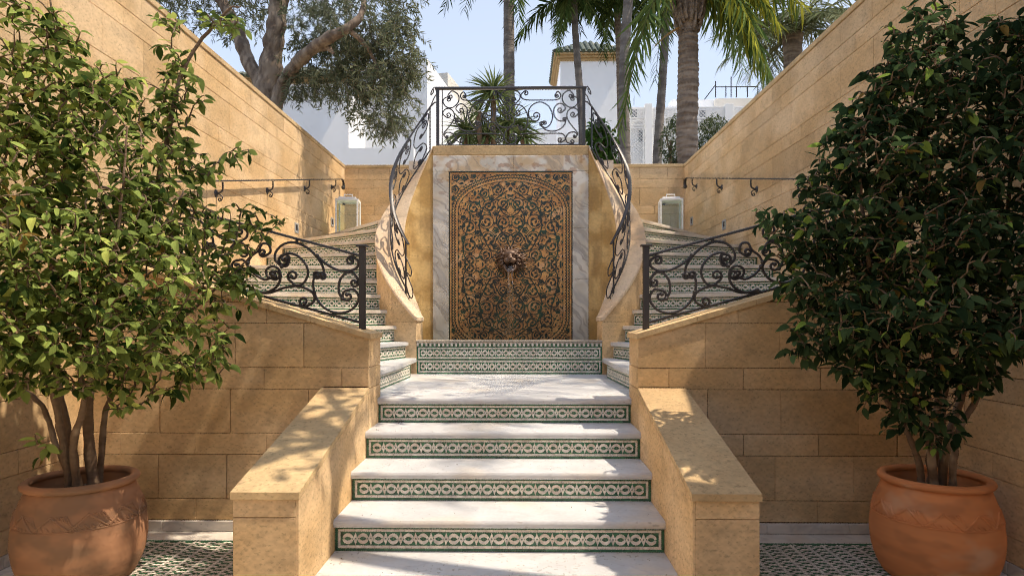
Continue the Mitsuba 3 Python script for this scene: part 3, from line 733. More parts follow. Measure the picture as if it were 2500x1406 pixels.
# ================================================================ IRONWORK
def bar3(path3, r, bn, flat=1.0, sides=6): return sweep(path3, r, sides, flat, bn)
def iron(parent, name, pts2, fn, bn, r=0.007):
    q = np.array([fn(a, b) for a, b in pts2]); k = len(q)
    rr = np.full(k, r)
    add(parent, name, cat([sweep(q, rr, 6, 1.0, bn), ball(q[0], r * 1.7), ball(q[-1], r * 1.7)]), 'm_iron', smooth=40)
def ball(c, r, n=6):
    m = trimesh.creation.icosphere(1, r); v, f = arr(m); return v + np.asarray(c), f
# terrace railing, drawn in units read off the photograph (2500 wide), scaled to its real size on its own plane
YT = YP + .06
tx0, tx1, tz0, tz1 = CX + .045, 2 * XM - CX - .045, 3.18, 3.18 + .655
def tfn(a, b): return np.array([tx0 + (a - 67) / (2390 - 67) * (tx1 - tx0), YT, tz1 - (b - 95) / (1065 - 95) * (tz1 - tz0)])
tr_ = thing('terrace_railing', 'straight black wrought iron railing with scrolls above the fountain', 'railing')
for a in (67, 2390):
    p = tfn(a, 0); add(tr_, 'post', rbox(p[0] - .016, p[0] + .016, YT - .016, YT + .016, tz0, tz1 - .012, .003), 'm_iron')
add(tr_, 'top_rail', rbox(tx0 - .03, tx1 + .03, YT - .024, YT + .024, tz1 - .034, tz1 - .006, .008), 'm_iron')
p = tfn(0, 1030); add(tr_, 'bottom_rail', rbox(tx0 + .016, tx1 - .016, YT - .007, YT + .007, p[2] - .006, p[2] + .006, .002), 'm_iron')
for a in (140, 2315):
    p = tfn(a, 0); add(tr_, 'upright', rbox(p[0] - .005, p[0] + .005, YT - .006, YT + .006, tfn(0, 1024)[2], tz1 - .034, .001), 'm_iron')
TS = []
def TB(pts, ra=0, rb=0, ta=1.1, tb=1.1, both=True):
    s = scroll(pts, ra, rb, ta, tb); TS.append(s)
    if both: TS.append(np.column_stack([2455 - s[:, 0], s[:, 1]]))
TB([(240, 215), (300, 165), (395, 230), (395, 340), (310, 425), (215, 425), (155, 350), (165, 290), (215, 262)], 45, 42)
TB([(515, 225), (475, 182), (430, 235), (455, 295), (530, 316), (740, 317), (950, 315), (1040, 290), (1062, 235), (1020, 182)], 34, 42)
TB([(195, 578), (150, 525), (180, 462), (250, 446), (320, 500), (330, 590), (290, 680), (215, 775), (162, 850), (185, 905)], 48, 26)
TB([(400, 505), (356, 450), (400, 383), (470, 378), (535, 450), (535, 560), (475, 640), (385, 655)], 48, 34)
TB([(345, 605), (365, 700), (440, 780), (560, 815), (680, 785), (742, 710), (715, 665)], 0, 34)
TB([(770, 600), (800, 645), (880, 640), (935, 570), (935, 470), (860, 380), (740, 350), (620, 420), (560, 560), (590, 690), (660, 755), (735, 735)], 60, 42)
TB([(1185, 345), (1140, 360), (1085, 300), (1078, 225), (1135, 165), (1228, 150)], 42, 0)
TB([(1165, 525), (1210, 480), (1195, 410), (1110, 385), (1020, 440), (980, 560), (1010, 680), (1090, 745), (1190, 750), (1275, 690), (1288, 610), (1240, 560)], 42, 55, both=False)
TB([(1300, 545), (1245, 490), (1255, 410), (1325, 385), (1420, 420), (1490, 530), (1502, 650), (1470, 765), (1410, 795)], 50, 38, both=False)
TB([(905, 785), (865, 735), (885, 682), (940, 668), (1000, 710), (1060, 800), (1112, 880), (1105, 950), (1060, 988)], 44, 44, both=False)
TB([(1215, 905), (1240, 862), (1300, 870), (1322, 940), (1285, 1005), (1205, 1012), (1140, 950), (1128, 860), (1185, 780), (1260, 745), (1340, 722)], 40, 0, both=False)
TB([(1062, 865), (1000, 852), (740, 850), (450, 850), (375, 880), (362, 945), (410, 985)], 0, 42)
TB([(170, 860), (220, 826), (300, 845), (345, 910), (335, 985), (270, 1015)], 0, 38)
for s in TS: iron(tr_, 'scroll', s, tfn, (0, 1, 0), 0.0068)

# railings on the curved parapets
def curved_rail(label):
    w = thing('curved_railing', label, 'railing', 'curved railings on the parapets')
    R = (RI + RO) / 2 - .01
    S0 = math.radians(243)
    def fn(s, h):
        t = S0 - s / R; d = dirv(t); return np.array([CX + R * d[0], CY + R * d[1], zpar(t) + .055 + h])
    Ltot = (S0 - A1 - .12) * R
    H = .47
    def rail(h, r, s0=0.0, s1=Ltot, flat=.45):
        ss = np.linspace(s0, s1, 44); q = np.array([fn(s, h) for s in ss]); bn = np.array([[*dirv(S0 - s / R), 0] for s in ss])
        return sweep(q, r, 6, flat, bn)
    add(w, 'top_rail', rail(H, .021, -.03), 'm_iron', smooth=40); add(w, 'bottom_rail', rail(0, .008, flat=1), 'm_iron', smooth=40)
    for s in (0.0, Ltot):
        q0, q1 = fn(s, H), fn(s, -.06 if s == 0 else 0); add(w, 'upright', sweep([q0, (q0 + q1) / 2, q1], .0085, 6), 'm_iron')
    add(w, 'strut', sweep([fn(Ltot, H), fn(Ltot + .05, H - .02), fn(Ltot + .1, H - .02)], .008), 'm_iron')
    n = 5; u = Ltot / n
    def put(pts, ra, rb):
        s = scroll(pts, ra, rb)
        q = np.array([fn(a, b) for a, b in s]); bn = np.array([[*dirv(S0 - a / R), 0] for a, b in s])
        add(w, 'scroll', cat([sweep(q, .0062, 6, 1, bn), ball(q[0], .010), ball(q[-1], .010)]), 'm_iron', smooth=40)
    for i in range(n):
        o = i * u
        put([(o + .72 * u, .40), (o + .30 * u, .43), (o + .10 * u, .33), (o + .25 * u, .24), (o + .62 * u, .19), (o + .82 * u, .08), (o + .55 * u, .02)], .030, .026)
        put([(o + .45 * u, .18), (o + .18 * u, .16), (o + .10 * u, .06), (o + .35 * u, .03)], .022, .02)
        put([(o + .55 * u, .28), (o + .82 * u, .30), (o + .92 * u, .42), (o + .70 * u, .45)], .02, .02)
    put([(-.015, .30), (-.06, .27), (-.055, .20), (-.012, .17)], .018, .018); put([(-.015, .15), (-.075, .10), (-.065, .0), (-.012, -.02)], .022, .02); put([(-.012, .02), (-.04, -.03), (-.02, -.07)], .012, .012)
    put([(Ltot + .01, H), (Ltot + .07, H + .07), (Ltot + .06, H + .13)], 0, .03)
    return w
curved_rail('curved black iron railing on the left parapet, casting scroll shadows')
MIR = True; curved_rail('curved black iron railing on the right parapet'); MIR = False

# railings on the front walls: units read off the photograph, on the plane of the coping's middle
YR = YF + .15
RZ = 0.3415 * YR / F_PX                          # one unit in metres
def front_rail(label):
    w = thing('stair_railing', label, 'railing', 'scrolled railings on the front walls')
    px, pz0, pz1 = -1.03, zcop(-1.03) - .002, zcop(-1.03) + .545
    def fn0(a, b): return np.array([px - (1128 - a) * RZ, YR, pz0 + (830 - b) * RZ])
    add(w, 'post', rbox(px - .019, px + .019, YR - .019, YR + .019, pz0, pz1 - .01, .003), 'm_iron')
    add(w, 'post_cap', rbox(px - .038, px + .034, YR - .03, YR + .03, pz1 - .012, pz1 + .002, .004), 'm_iron')
    Lr = px - XL - .03
    for nm, h, r in (('top_rail', (1105, 300), .015), ('bottom_rail', (1105, 777), .009)):
        q0 = fn0(*h); q = np.array([q0 + np.array([-t, 0, .268 * t]) for t in np.linspace(0, Lr, 6)])
        add(w, nm, sweep(q, r, 6, .6 if nm == 'top_rail' else 1.0, (0, 1, 0)), 'm_iron')
    PS = [([(545, 378), (500, 330), (505, 270), (565, 215), (650, 208), (735, 248), (795, 305), (838, 370), (848, 420), (825, 452)], 0, 30),
          ([(545, 375), (585, 372), (600, 335)], 0, 34), ([(552, 295), (600, 282), (665, 305), (720, 365), (735, 430), (705, 495), (650, 512), (605, 480)], 40, 40),
          ([(480, 468), (440, 445), (436, 400), (480, 376), (525, 400), (538, 460), (505, 525), (425, 565), (340, 548)], 36, 0),
          ([(330, 560), (450, 567), (560, 532), (650, 518), (730, 540), (778, 580), (775, 630), (730, 660)], 0, 38),
          ([(830, 425), (790, 440), (773, 490), (780, 560), (815, 635), (880, 690), (960, 712), (1045, 690), (1095, 630), (1098, 585), (1065, 545), (1020, 548)], 26, 42),
          ([(800, 300), (860, 355), (940, 400), (1020, 412), (1085, 388), (1098, 345), (1070, 315)], 0, 34),
          ([(1095, 470), (1060, 425), (1010, 425), (965, 480), (958, 560), (985, 610)], 34, 0), ([(310, 380), (350, 432), (420, 470), (480, 455)], 0, 24),
          ([(430, 300), (465, 270), (450, 220), (405, 215), (375, 265), (330, 300), (300, 350)], 30, 0)]
    for rep in (0, 1):
        dx = -rep * 800 * RZ; dz = .268 * rep * 800 * RZ
        fn = lambda a, b: fn0(a, b) + np.array([dx, 0, dz])
        for pts, ra, rb in PS:
            s = scroll(pts, ra, rb); q = np.array([fn(a, b) for a, b in s])
            if q[:, 0].min() < XL + .02: continue
            iron(w, 'scroll', s, fn, (0, 1, 0), .0085)
    for a, b in ((655, 195), (785, 570), (1030, 418)):
        q = fn0(a, b); add(w, 'collar', rbox(q[0] - .007, q[0] + .007, YR - .011, YR + .011, q[2] - .012, q[2] + .012, .002), 'm_iron')
    return w
front_rail('black scrolled iron railing on the left front wall, half behind fig leaves')
MIR = True; front_rail('black scrolled iron railing on the right front wall'); MIR = False

# handrails on the side walls
def wall_rail(label):
    w = thing('wall_handrail', label, 'handrail', 'iron handrails on the side walls')
    x = XL + .075
    zr = lambda y: 3.42 - .222 * (9.5 - y)
    q = np.array([[x, y, zr(y)] for y in np.linspace(4.2, 9.5, 20)] + [[x, 9.56, 3.42], [x, 9.60, 3.39], [x, 9.61, 3.34], [x, 9.58, 3.30]])
    add(w, 'rail', sweep(q, .019, 6, .42, (1, 0, 0)), 'm_iron', smooth=40)
    add(w, 'rail_end', cat([ball((x, 9.58, 3.31), .03), sweep([[x, 9.60, 3.38], [x, 9.615, 3.33], [x, 9.6, 3.29]], .02)]), 'm_iron', smooth=40)
    for y in (9.2, 8.05, 6.86, 5.7, 4.55):
        z = zr(y); xx = x - XL
        k = add(w, 'bracket', sweep(crom([(x, y, z - .012), (x, y, z - .07), (x - .012, y, z - .098), (XL + .03, y, z - .112), (XL + .013, y, z - .115)], 5), .009, 6), 'm_iron', smooth=40)
        add(k, 'rosette', place(lathe([(.0, .016), (.018, .014), (.036, .004), (.04, 0), (.04, -.004)], 18), (XL + TH, y, z - .115), (0, 1, 0), (0, 0, 1), (1, 0, 0)), 'm_iron', smooth=40)
        s = scroll([(.03, -.118), (.055, -.128), (.072, -.15), (.065, -.172)], 0, .017)
        add(k, 'curl', sweep(np.array([[XL + a, y, z + b] for a, b in s]), .0055, 6, 1, (0, 1, 0)), 'm_iron', smooth=40)
wall_rail('thin iron handrail on brackets along the left sunlit wall')
MIR = True; wall_rail('thin iron handrail on brackets along the right shaded wall'); MIR = False

# recessed step lights
def step_light(y, z, label, x=XL):
    w = thing('step_light', label, 'wall light', 'step lights in the side walls')
    s = .062; o = XL + TH + .002
    fr = [rbox(o - .01, o + .009, y - s, y + s, z + s - .022, z + s, .002), rbox(o - .01, o + .009, y - s, y + s, z - s, z - s + .03, .002), rbox(o - .01, o + .009, y - s, y - s + .022, z - s + .03, z + s - .022, .002), rbox(o - .01, o + .009, y + s - .022, y + s, z - s + .03, z + s - .022, .002)]
    add(w, 'frame', cat(fr), 'm_grey_metal'); add(w, 'lens', box(o - .008, o + .001, y - s + .022, y + s - .022, z - s + .03, z + s - .022), 'm_dark')
step_light(7.75, 2.44, 'small square step light low on the left wall, above the middle treads')
step_light(9.23, 2.735, 'small square step light on the left wall beside the white lantern')
step_light(6.0, 2.12, 'small square step light on the left wall behind the fig leaves')
MIR = True
step_light(7.95, 2.50, 'small square step light low on the right wall, above the railing')
step_light(9.45, 2.77, 'small square step light on the right wall beside the white lantern')
step_light(6.05, 2.15, 'small square step light on the right wall beside the fig leaves')
MIR = False

# lanterns
def lantern(cx, cy, cz, rot, label):
    w = thing('lantern', label, 'lantern', 'white floor lanterns')
    c, s = math.cos(rot), math.sin(rot); a, h, t = .145, .50, .0105
    fr = lambda m: place(m, (cx, cy, cz), (c, s, 0), (-s, c, 0), (0, 0, 1))
    for sx in (-1, 1):
        for sy in (-1, 1): add(w, 'corner_post', fr(rbox(sx * a - t, sx * a + t, sy * a - t, sy * a + t, 0, h, .002)), 'm_white_metal')
    for z in (0.0, h - .012):
        add(w, 'frame', fr(cat([box(-a + t, a - t, s_ * a - t, s_ * a + t, z, z + .018) for s_ in (-1, 1)] + [box(s_ * a - t, s_ * a + t, -a + t, a - t, z, z + .018) for s_ in (-1, 1)])), 'm_white_metal')
    add(w, 'base_plate', fr(box(-a + t, a - t, -a + t, a - t, .003, .010)), 'm_white_metal')
    for s_ in (-1, 1):
        add(w, 'glass_pane', fr((np.array([[-a + t, s_ * a, .018], [a - t, s_ * a, .018], [a - t, s_ * a, h - .012], [-a + t, s_ * a, h - .012]]), [[0, 1, 2, 3]])), 'm_glass')
        add(w, 'glass_pane', fr((np.array([[s_ * a, -a + t, .018], [s_ * a, a - t, .018], [s_ * a, a - t, h - .012], [s_ * a, -a + t, h - .012]]), [[0, 1, 2, 3]])), 'm_glass')
    add(w, 'lid', fr(cat([rbox(-a - t, a + t, -a - t, a + t, h + .0065, h + .012, .001), rbox(-.118, .118, -.118, .118, h + .0125, h + .04, .002)])), 'm_white_metal')
    add(w, 'handle', fr(cat([rbox(-.062, -.050, -.006, .006, h + .04, h + .085, .001), rbox(.050, .062, -.006, .006, h + .04, h + .085, .001), rbox(-.062, .062, -.006, .006, h + .0855, h + .097, .001)])), 'm_white_metal')
    add(w, 'catch', fr(box(-.1, -.06, a - .03, a - .012, h - .035, h - .013)), 'm_dark')
lantern(-2.43, 8.9, ZL + 11 * RS, .12, 'white framed glass lantern on the tread by the left wall')
lantern(2.10, 8.95, ZL + 11 * RS, -.12, 'white framed glass lantern on the tread by the right wall')

# ================================================================ LION HEAD AND WATER
def ell(c, r, seg=40): return m3.Manifold.sphere(1.0, seg).scale(r).translate(c)
LX, LZ = XM - .003, 1.94
lion = thing('lion_head', 'bronze lion head spout with open mouth and wavy mane on the carved panel', 'fountain head')
def lion_face():
    h = ell((0, -.06, .035), (.083, .075, .092)) + ell((0, -.10, .075), (.068, .05, .04))            # skull, forehead
    h += ell((0, -.135, .012), (.046, .05, .034)) + ell((.031, -.150, .000), (.036, .034, .028)) + ell((-.031, -.150, .000), (.036, .034, .028))   # muzzle, cheeks
    h += m3.Manifold.hull(ell((0, -.125, .075), (.017, .014, .016)) + ell((0, -.180, .024), (.022, .013, .013)))  # nose ridge
    h += ell((.042, -.118, .068), (.032, .02, .012)) + ell((-.042, -.118, .068), (.032, .02, .012))             # brows
    h += ell((0, -.085, -.075), (.072, .075, .055))                                                    # jaw
    h -= ell((0, -.125, -.060), (.052, .085, .046))                                                    # open mouth
    h -= ell((.040, -.140, .046), (.019, .014, .010)) + ell((-.040, -.140, .046), (.019, .014, .010))
    h += ell((.040, -.124, .046), (.013, .012, .008)) + ell((-.040, -.124, .046), (.013, .012, .008))
    h -= ell((.011, -.192, .016), (.006, .010, .005)) + ell((-.011, -.192, .016), (.006, .010, .005))
    h -= m3.Manifold.cube((.004, .03, .03), True).translate((0, -.187, -.004))
    h = h.refine_to_length(.010); v, f = arr(h)
    m = trimesh.Trimesh(v, f); trimesh.smoothing.filter_taubin(m, iterations=6); return np.array(m.vertices), np.array(m.faces)
v, f = lion_face(); add(lion, 'face', (v + [LX, YP, LZ], f), 'm_bronze', smooth=True)
lip = np.array([[.055 * math.cos(a), -.135 + .02 * math.sin(a), -.062 + .055 * math.sin(a)] for a in np.linspace(math.pi * .95, math.pi * 2.05, 16)])
add(lion, 'lower_lip', (lambda m: (m[0] + [LX, YP, LZ], m[1]))(sweep(lip, .012, 8)), 'm_bronze', smooth=60)
locks = []
for ringk, (r0, r1, n, dy) in enumerate(((.08, .178, 24, -.035), (.078, .152, 20, -.07), (.075, .125, 16, -.10))):
    for i in range(n):
        a = 2 * math.pi * i / n + rng.uniform(-.05, .05)
        if ringk == 2 and (-2.2 < a - math.pi < 2.2) is False: pass
        if math.sin(a) > .80 and ringk == 2: continue
        if math.sin(a) < -.93: continue
        r2 = r1 * rng.uniform(.88, 1.08); t = np.linspace(0, 1, 9); wob = .014 * np.sin(t * 8 + rng.uniform(0, 6)) * t; aa = a + wob / .1 - .25 * t * math.copysign(1, math.cos(a)) * (1 if math.sin(a) > -.2 else .5)
        rr = r0 + (r2 - r0) * t; q = np.column_stack([rr * np.cos(aa), dy + .028 * t ** 2 * (1 if ringk else .6) - .012 * np.sin(t * 3.1), .01 + rr * np.sin(aa) * .98])
        locks.append(sweep(q, .0175 * (1 - .75 * t ** 1.5), 6))
v, f = cat(locks); add(lion, 'mane', (v + [LX, YP + .002, LZ], f), 'm_bronze', smooth=True, kind='stuff')
wt = thing('water_jet', 'thin splashing water falling from the lion mouth into the basin', 'water')
ws = []
for i in range(9):                               # threads of water over the lip, then down to the basin
    x0 = rng.uniform(-.035, .035); x1 = x0 * .6 + rng.uniform(-.02, .02); y0 = -.15 - rng.uniform(0, .03); v0 = rng.uniform(.05, .2); t = np.linspace(0, .40, 22)
    q = np.column_stack([LX + x0 + (x1 - x0) * t / .4 + .004 * np.sin(t * 40 + i), YP + y0 - v0 * t, LZ - .085 - .15 * t - 4.9 * t ** 2])
    q = q[q[:, 2] > 1.061]; a = 0
    while a < len(q) - 3:
        n = int(rng.integers(3, 8)); seg = q[a:a + n]
        if len(seg) > 2: ws.append(sweep(crom(seg, 3), .0042 * np.sin(np.linspace(.25, 2.9, 3 * (len(seg) - 1) + 1)) * rng.uniform(.6, 1.2) + .0004, 6))
        a += n - 1 if q[a][2] > 1.7 else n + int(rng.integers(0, 3))
for i in range(170):
    h = rng.uniform(0, 1) ** .7; z = LZ - .12 - .75 * h; sp = .02 + .13 * h
    m = ball((LX + rng.normal(0, sp * .55), YP - .17 - rng.uniform(-.06, .08), z), rng.uniform(.0016, .0042)); v, f = m; v[:, 2] = z + (v[:, 2] - z) * rng.uniform(1.2, 3.2); ws.append((v, f))
for i in range(26):                              # strings hanging inside the mouth
    x = rng.uniform(-.042, .042); q = np.array([[LX + x, YP - .11, LZ - .012], [LX + x * 1.05, YP - .135, LZ - .05], [LX + x * .9, YP - .150, LZ - .105]]); ws.append(sweep(crom(q, 4), .0016, 5))
add(wt, '', cat(ws), 'm_water', smooth=True, top=True, kind='stuff')

# ================================================================ POTS AND FIG TREES
def pot(cx, cy, label, mt='m_terra'):
    w = thing('plant_pot', label, 'plant pot', 'terracotta pots')
    prof = crom([(.225, .0), (.25, .03), (.283, .11), (.298, .20), (.297, .27), (.285, .34), (.266, .41), (.245, .465), (.236, .487)], 6)
    inner = [(.236, .487), (.2355, .50), (.228, .50), (.228, .47), (.226, .40), (0, .40)]
    add(w, 'body', lathe(np.vstack([prof, inner]), 72, (cx, cy)), mt, smooth=40)
    a = np.linspace(-.6, 1.5 * math.pi, 15)
    rim = [(.240 + .0225 * math.cos(t), .505 + .0195 * math.sin(t)) for t in np.linspace(-.5 * math.pi, 1.5 * math.pi, 17)]
    add(w, 'rim', lathe(rim, 72, (cx, cy)), mt, smooth=60)
    bars = []                                    # incised zigzag band, raised ridges between the cuts
    n = 11; zb, zt = .325, .392
    R = lambda z: np.interp(z, prof[:, 1], prof[:, 0]) + .0005
    def pp(t, z): return [cx + R(z) * math.cos(t), cy + R(z) * math.sin(t), z]
    for i in range(n):
        t0, dt = 2 * math.pi * i / n, 2 * math.pi / n
        tip = t0 + dt * .5
        for s in (-1, 1):
            bars.append(sweep([pp(tip + s * dt * .48 * (1 - q), zb + (zt - zb) * q) for q in np.linspace(0, 1, 5)], .0062, 5))
        for j in range(1, 6):
            q = j / 6.0; bars.append(sweep([pp(tip - dt * .48 * (1 - .0) + dt * .96 * q * .96 + .0, zb + .004), pp(tip - dt * .48 + dt * .96 * q * .96 - dt * .20 * (1 - q), zb + .004 + (zt - zb) * .55 * (1 - q))], .0048, 5))
            bars.append(sweep([pp(tip + dt * (.06 + .42 * q), zt), pp(tip + dt * (.06 + .42 * q) + dt * .14 * q, zt - (zt - zb) * .62 * q)], .0048, 5))
    bars.append(sweep([pp(t, zb - .006) for t in np.linspace(0, 2 * math.pi, 73)], .004, 5, caps=False))
    add(w, 'zigzag_band', cat(bars), mt, smooth=40)
    so = thing('pot_soil', 'dark soil with pebbles round the stems in the %s pot' % ('left' if cx < 0 else 'right'), 'soil', kind='stuff')
    add(so, 'soil', lathe([(.2265, .408), (.15, .42), (0, .425)], 32, (cx, cy)), 'm_soil', kind='stuff')
    pb = []
    for i in range(420):
        t, r = rng.uniform(0, 6.283), .222 * math.sqrt(rng.uniform(.02, 1)); v, f = ball((0, 0, 0), rng.uniform(.005, .011)); v = v * rng.uniform(.6, 1.2, 3)
        pb.append((v + [cx + r * math.cos(t), cy + r * math.sin(t), .425], f))
    add(so, 'pebbles', cat(pb), 'm_pebble', smooth=True, kind='stuff')
    return w

LT = np.array([0, .16, .36, .58, .78, .92, 1.0]); LW = np.array([.0, .17, .245, .235, .15, .055, 0.0])
def leaf_template(fold=.10, droop=.30):
    V, F_ = [], []
    for t, w in zip(LT, LW):
        y = t; z = -droop * t * t
        V += [[-w, y, z + fold * w * 2.2], [0, y, z], [w, y, z + fold * w * 2.2]]
    for i in range(len(LT) - 1):
        a, b = 3 * i, 3 * i + 3
        F_ += [[a, a + 1, b + 1], [a, b + 1, b], [a + 1, a + 2, b + 2], [a + 1, b + 2, b + 1]]
    return np.array(V), np.array(F_)
def frames(d, up, roll):
    """Rotation frames with y along d and z near up."""
    d = d / np.linalg.norm(d, axis=1, keepdims=True)
    x = np.cross(d, up); x /= np.linalg.norm(x, axis=1, keepdims=True) + 1e-9
    z = np.cross(x, d); c, s = np.cos(roll)[:, None], np.sin(roll)[:, None]
    return c * x + s * z, d, -s * x + c * z
def scatter(tpl, pos, d, up, roll, size, col):
    V0, F0 = tpl; X, Y_, Z = frames(d, up, roll)
    R = np.stack([X, Y_, Z], 1)
    V = (V0[None] * size[:, None, None]) @ R + pos[:, None]
    n = len(V0); Fc = (F0[None] + (np.arange(len(pos)) * n)[:, None, None]).reshape(-1, 3)
    return V.reshape(-1, 3), Fc, np.repeat(col, n, 0)
def grow(stems, targets, step=.09, r_tip=.0022):
    """Twigs from the nearest wood to every target point. stems: (points, radii). Returns the twig polylines."""
    P = np.vstack([s[0] for s in stems]); twigs = []
    base = np.mean([s[0][0] for s in stems], 0)
    order = np.argsort([np.min(np.linalg.norm(P - t, axis=1)) for t in targets])
    for i in order:
        t = targets[i]; dd = np.linalg.norm(P - t, axis=1) + .55 * np.maximum(0, P[:, 2] - t[2] + .02); j = int(np.argmin(dd)); a = P[j]
        L = np.linalg.norm(t - a)
        if L < .03: continue
        mid = (a + t) / 2 + np.array([0, 0, .12 * L]) + rng.normal(0, .06 * L, 3)
        q = crom([a, mid, t], max(3, int(L / .035))); twigs.append(q); P = np.vstack([P, q[1:]])
    return twigs
def fig_tree(label, tag, cx, cy, stems, blobs, palette, size, n_t, lit_share):
    w = thing('fig_tree', label, 'fig tree', 'potted fig trees')
    S = []
    for pts, r0, r1 in stems:
        q = crom(pts, 9); q = q + np.cumsum(rng.normal(0, .0022, q.shape), 0); rr = np.linspace(r0, r1 * .55, len(q)) * (1 + .08 * np.sin(np.arange(len(q)) * 1.3)); S.append((q, rr))
        rr = rr * .8; add(w, 'stem', sweep(q, rr, 9), 'm_ficus_bark', smooth=True)
    T_ = []
    wts = np.array([b[2] * b[3] * b[4] for b in blobs]) ** .8; wts /= wts.sum()
    for b, k in zip(blobs, (wts * n_t).astype(int) + 2):
        c = at(b[0], b[1], b[5]); s = b[5] / F_PX
        for _ in range(k):
            u = rng.normal(0, 1, 3); u /= np.linalg.norm(u); r = rng.uniform(.1, 1) ** .42
            p = c + u * r * np.array([b[2] * s, b[4], b[3] * s])
            if p[2] < .50 or p[0] < XL + .06 or p[0] > XR - .06 or (p[1] > YF - .10 and p[2] < zcop(max(-2.7, -abs(p[0]))) + .15) : continue
            T_.append(p)
    twigs = grow(S, T_)
    add(w, 'twigs', cat([sweep(q, np.linspace(.0048, .0018, len(q)), 4, caps=False) for q in twigs]), 'm_ficus_bark', smooth=True, kind='stuff')
    pos, d = [], []
    for q in twigs:
        seg = np.diff(q, axis=0); L = np.concatenate([[0], np.cumsum(np.linalg.norm(seg, axis=1))]); tot = L[-1]
        s0 = max(0.0, tot - .30); m = max(3, int((tot - s0) / .026))
        for i, s in enumerate(np.linspace(s0 + .01, tot, m)):
            p = np.array([np.interp(s, L, q[:, c]) for c in range(3)]); j = min(len(seg) - 1, int(np.searchsorted(L, s)) - 1); t = seg[max(0, j)] / (np.linalg.norm(seg[max(0, j)]) + 1e-9)
            side = np.cross(t, [0, 0, 1.0]); side /= np.linalg.norm(side) + 1e-9
            dd = side * (1 if i % 2 else -1) * rng.uniform(.5, 1.1) + t * rng.uniform(.2, .9) + np.array([0, 0, rng.uniform(-.75, .15)]) + rng.normal(0, .25, 3)
            pos.append(p); d.append(dd)
    pos, d = np.array(pos), np.array(d); n = len(pos)
    ok = (pos[:, 0] + .05 * np.sign(pos[:, 0]) > XL + .03) & (pos[:, 0] < XR - .08)
    pos, d = pos[ok], d[ok]; n = len(pos)
    up = np.array([0, 0, 1.0]) + rng.normal(0, .32, (n, 3)); roll = rng.normal(0, .35, n); sz = size * rng.uniform(.45, 1.2, n)
    pal = np.array(palette); t = np.clip(rng.beta(.9, 1.7 - lit_share, n), 0, 1)[:, None]  # random leaves take the bright end, a sunlit look put into their colour
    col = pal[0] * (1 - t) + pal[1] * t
    young = rng.uniform(0, 1, n) < .05; col[young] = pal[2]; dry = rng.uniform(0, 1, n) < .008; col[dry] = (.30, .20, .06)
    tpls = [leaf_template(.08, .22), leaf_template(.20, .62), leaf_template(.02, .36)]
    dist = np.linalg.norm(pos - [0, 0, EYE], axis=1)
    uu = 1250 + F_PX * (pos @ RGT) / (pos @ FWD); vv = HOR - F_PX * (pos[:, 2] - EYE) / (pos @ FWD)
    score = sz / dist * ((uu > 10) & (uu < 2490) & (vv > 10) & (vv < 1390)); front = np.argsort(-score + .006 * rng.uniform(0, 1, n))[:300]
    isf = np.zeros(n, bool); isf[front] = True
    V, F_, C = [], [], []
    o = 0
    for k in range(3):
        m = (~isf) & (np.arange(n) % 3 == k)
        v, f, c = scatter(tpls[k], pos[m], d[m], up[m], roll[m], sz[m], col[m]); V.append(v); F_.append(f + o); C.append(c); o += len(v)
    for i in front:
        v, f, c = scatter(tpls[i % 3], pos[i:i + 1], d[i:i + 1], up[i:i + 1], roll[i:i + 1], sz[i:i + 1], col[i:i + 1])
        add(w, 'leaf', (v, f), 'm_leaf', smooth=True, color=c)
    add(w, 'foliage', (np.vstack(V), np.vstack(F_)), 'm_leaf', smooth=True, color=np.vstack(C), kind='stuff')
    return n
LPX, LPY, RPX, RPY = -2.27, 3.25, 2.155, 3.34
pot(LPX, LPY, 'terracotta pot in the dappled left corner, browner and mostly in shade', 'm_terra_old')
pot(RPX, RPY, 'orange terracotta pot with a zigzag band in the right corner')
def px(*l): return [at(*q) for q in l]
LB = np.array([LPX, LPY, .42]); RB = np.array([RPX, RPY, .42])
stemsL = [([LB + [.0, -.02, 0], *px((165, 1050, 3.2), (140, 900, 3.2), (130, 650, 3.15), (160, 400, 3.1), (140, 180, 3.0), (110, -60, 2.95))], .034, .008),
          ([LB + [.06, .0, 0], *px((215, 1060, 3.25), (228, 900, 3.25), (330, 640, 3.3), (395, 400, 3.3), (450, 180, 3.3), (555, 40, 3.3), (590, 25, 3.3))], .036, .006),
          ([LB + [-.05, .03, 0], *px((135, 1080, 3.3), (100, 990, 3.2), (20, 930, 3.1), (-60, 860, 3.0), (-120, 700, 2.9))], .022, .008),
          ([LB + [.04, .06, 0], *px((260, 1010, 3.4), (300, 940, 3.4), (380, 840, 3.45), (500, 740, 3.5), (590, 660, 3.5), (660, 570, 3.5))], .022, .006),
          ([LB + [.02, -.06, 0], *px((180, 1080, 3.1), (205, 980, 3.0), (190, 850, 2.9), (250, 700, 2.85), (290, 520, 2.8), (300, 300, 2.8))], .026, .008),
          ([LB + [-.03, -.04, 0], *px((150, 1070, 3.1), (120, 960, 3.0), (60, 800, 2.8), (20, 620, 2.7), (-40, 420, 2.7), (-60, 200, 2.7))], .026, .008)]
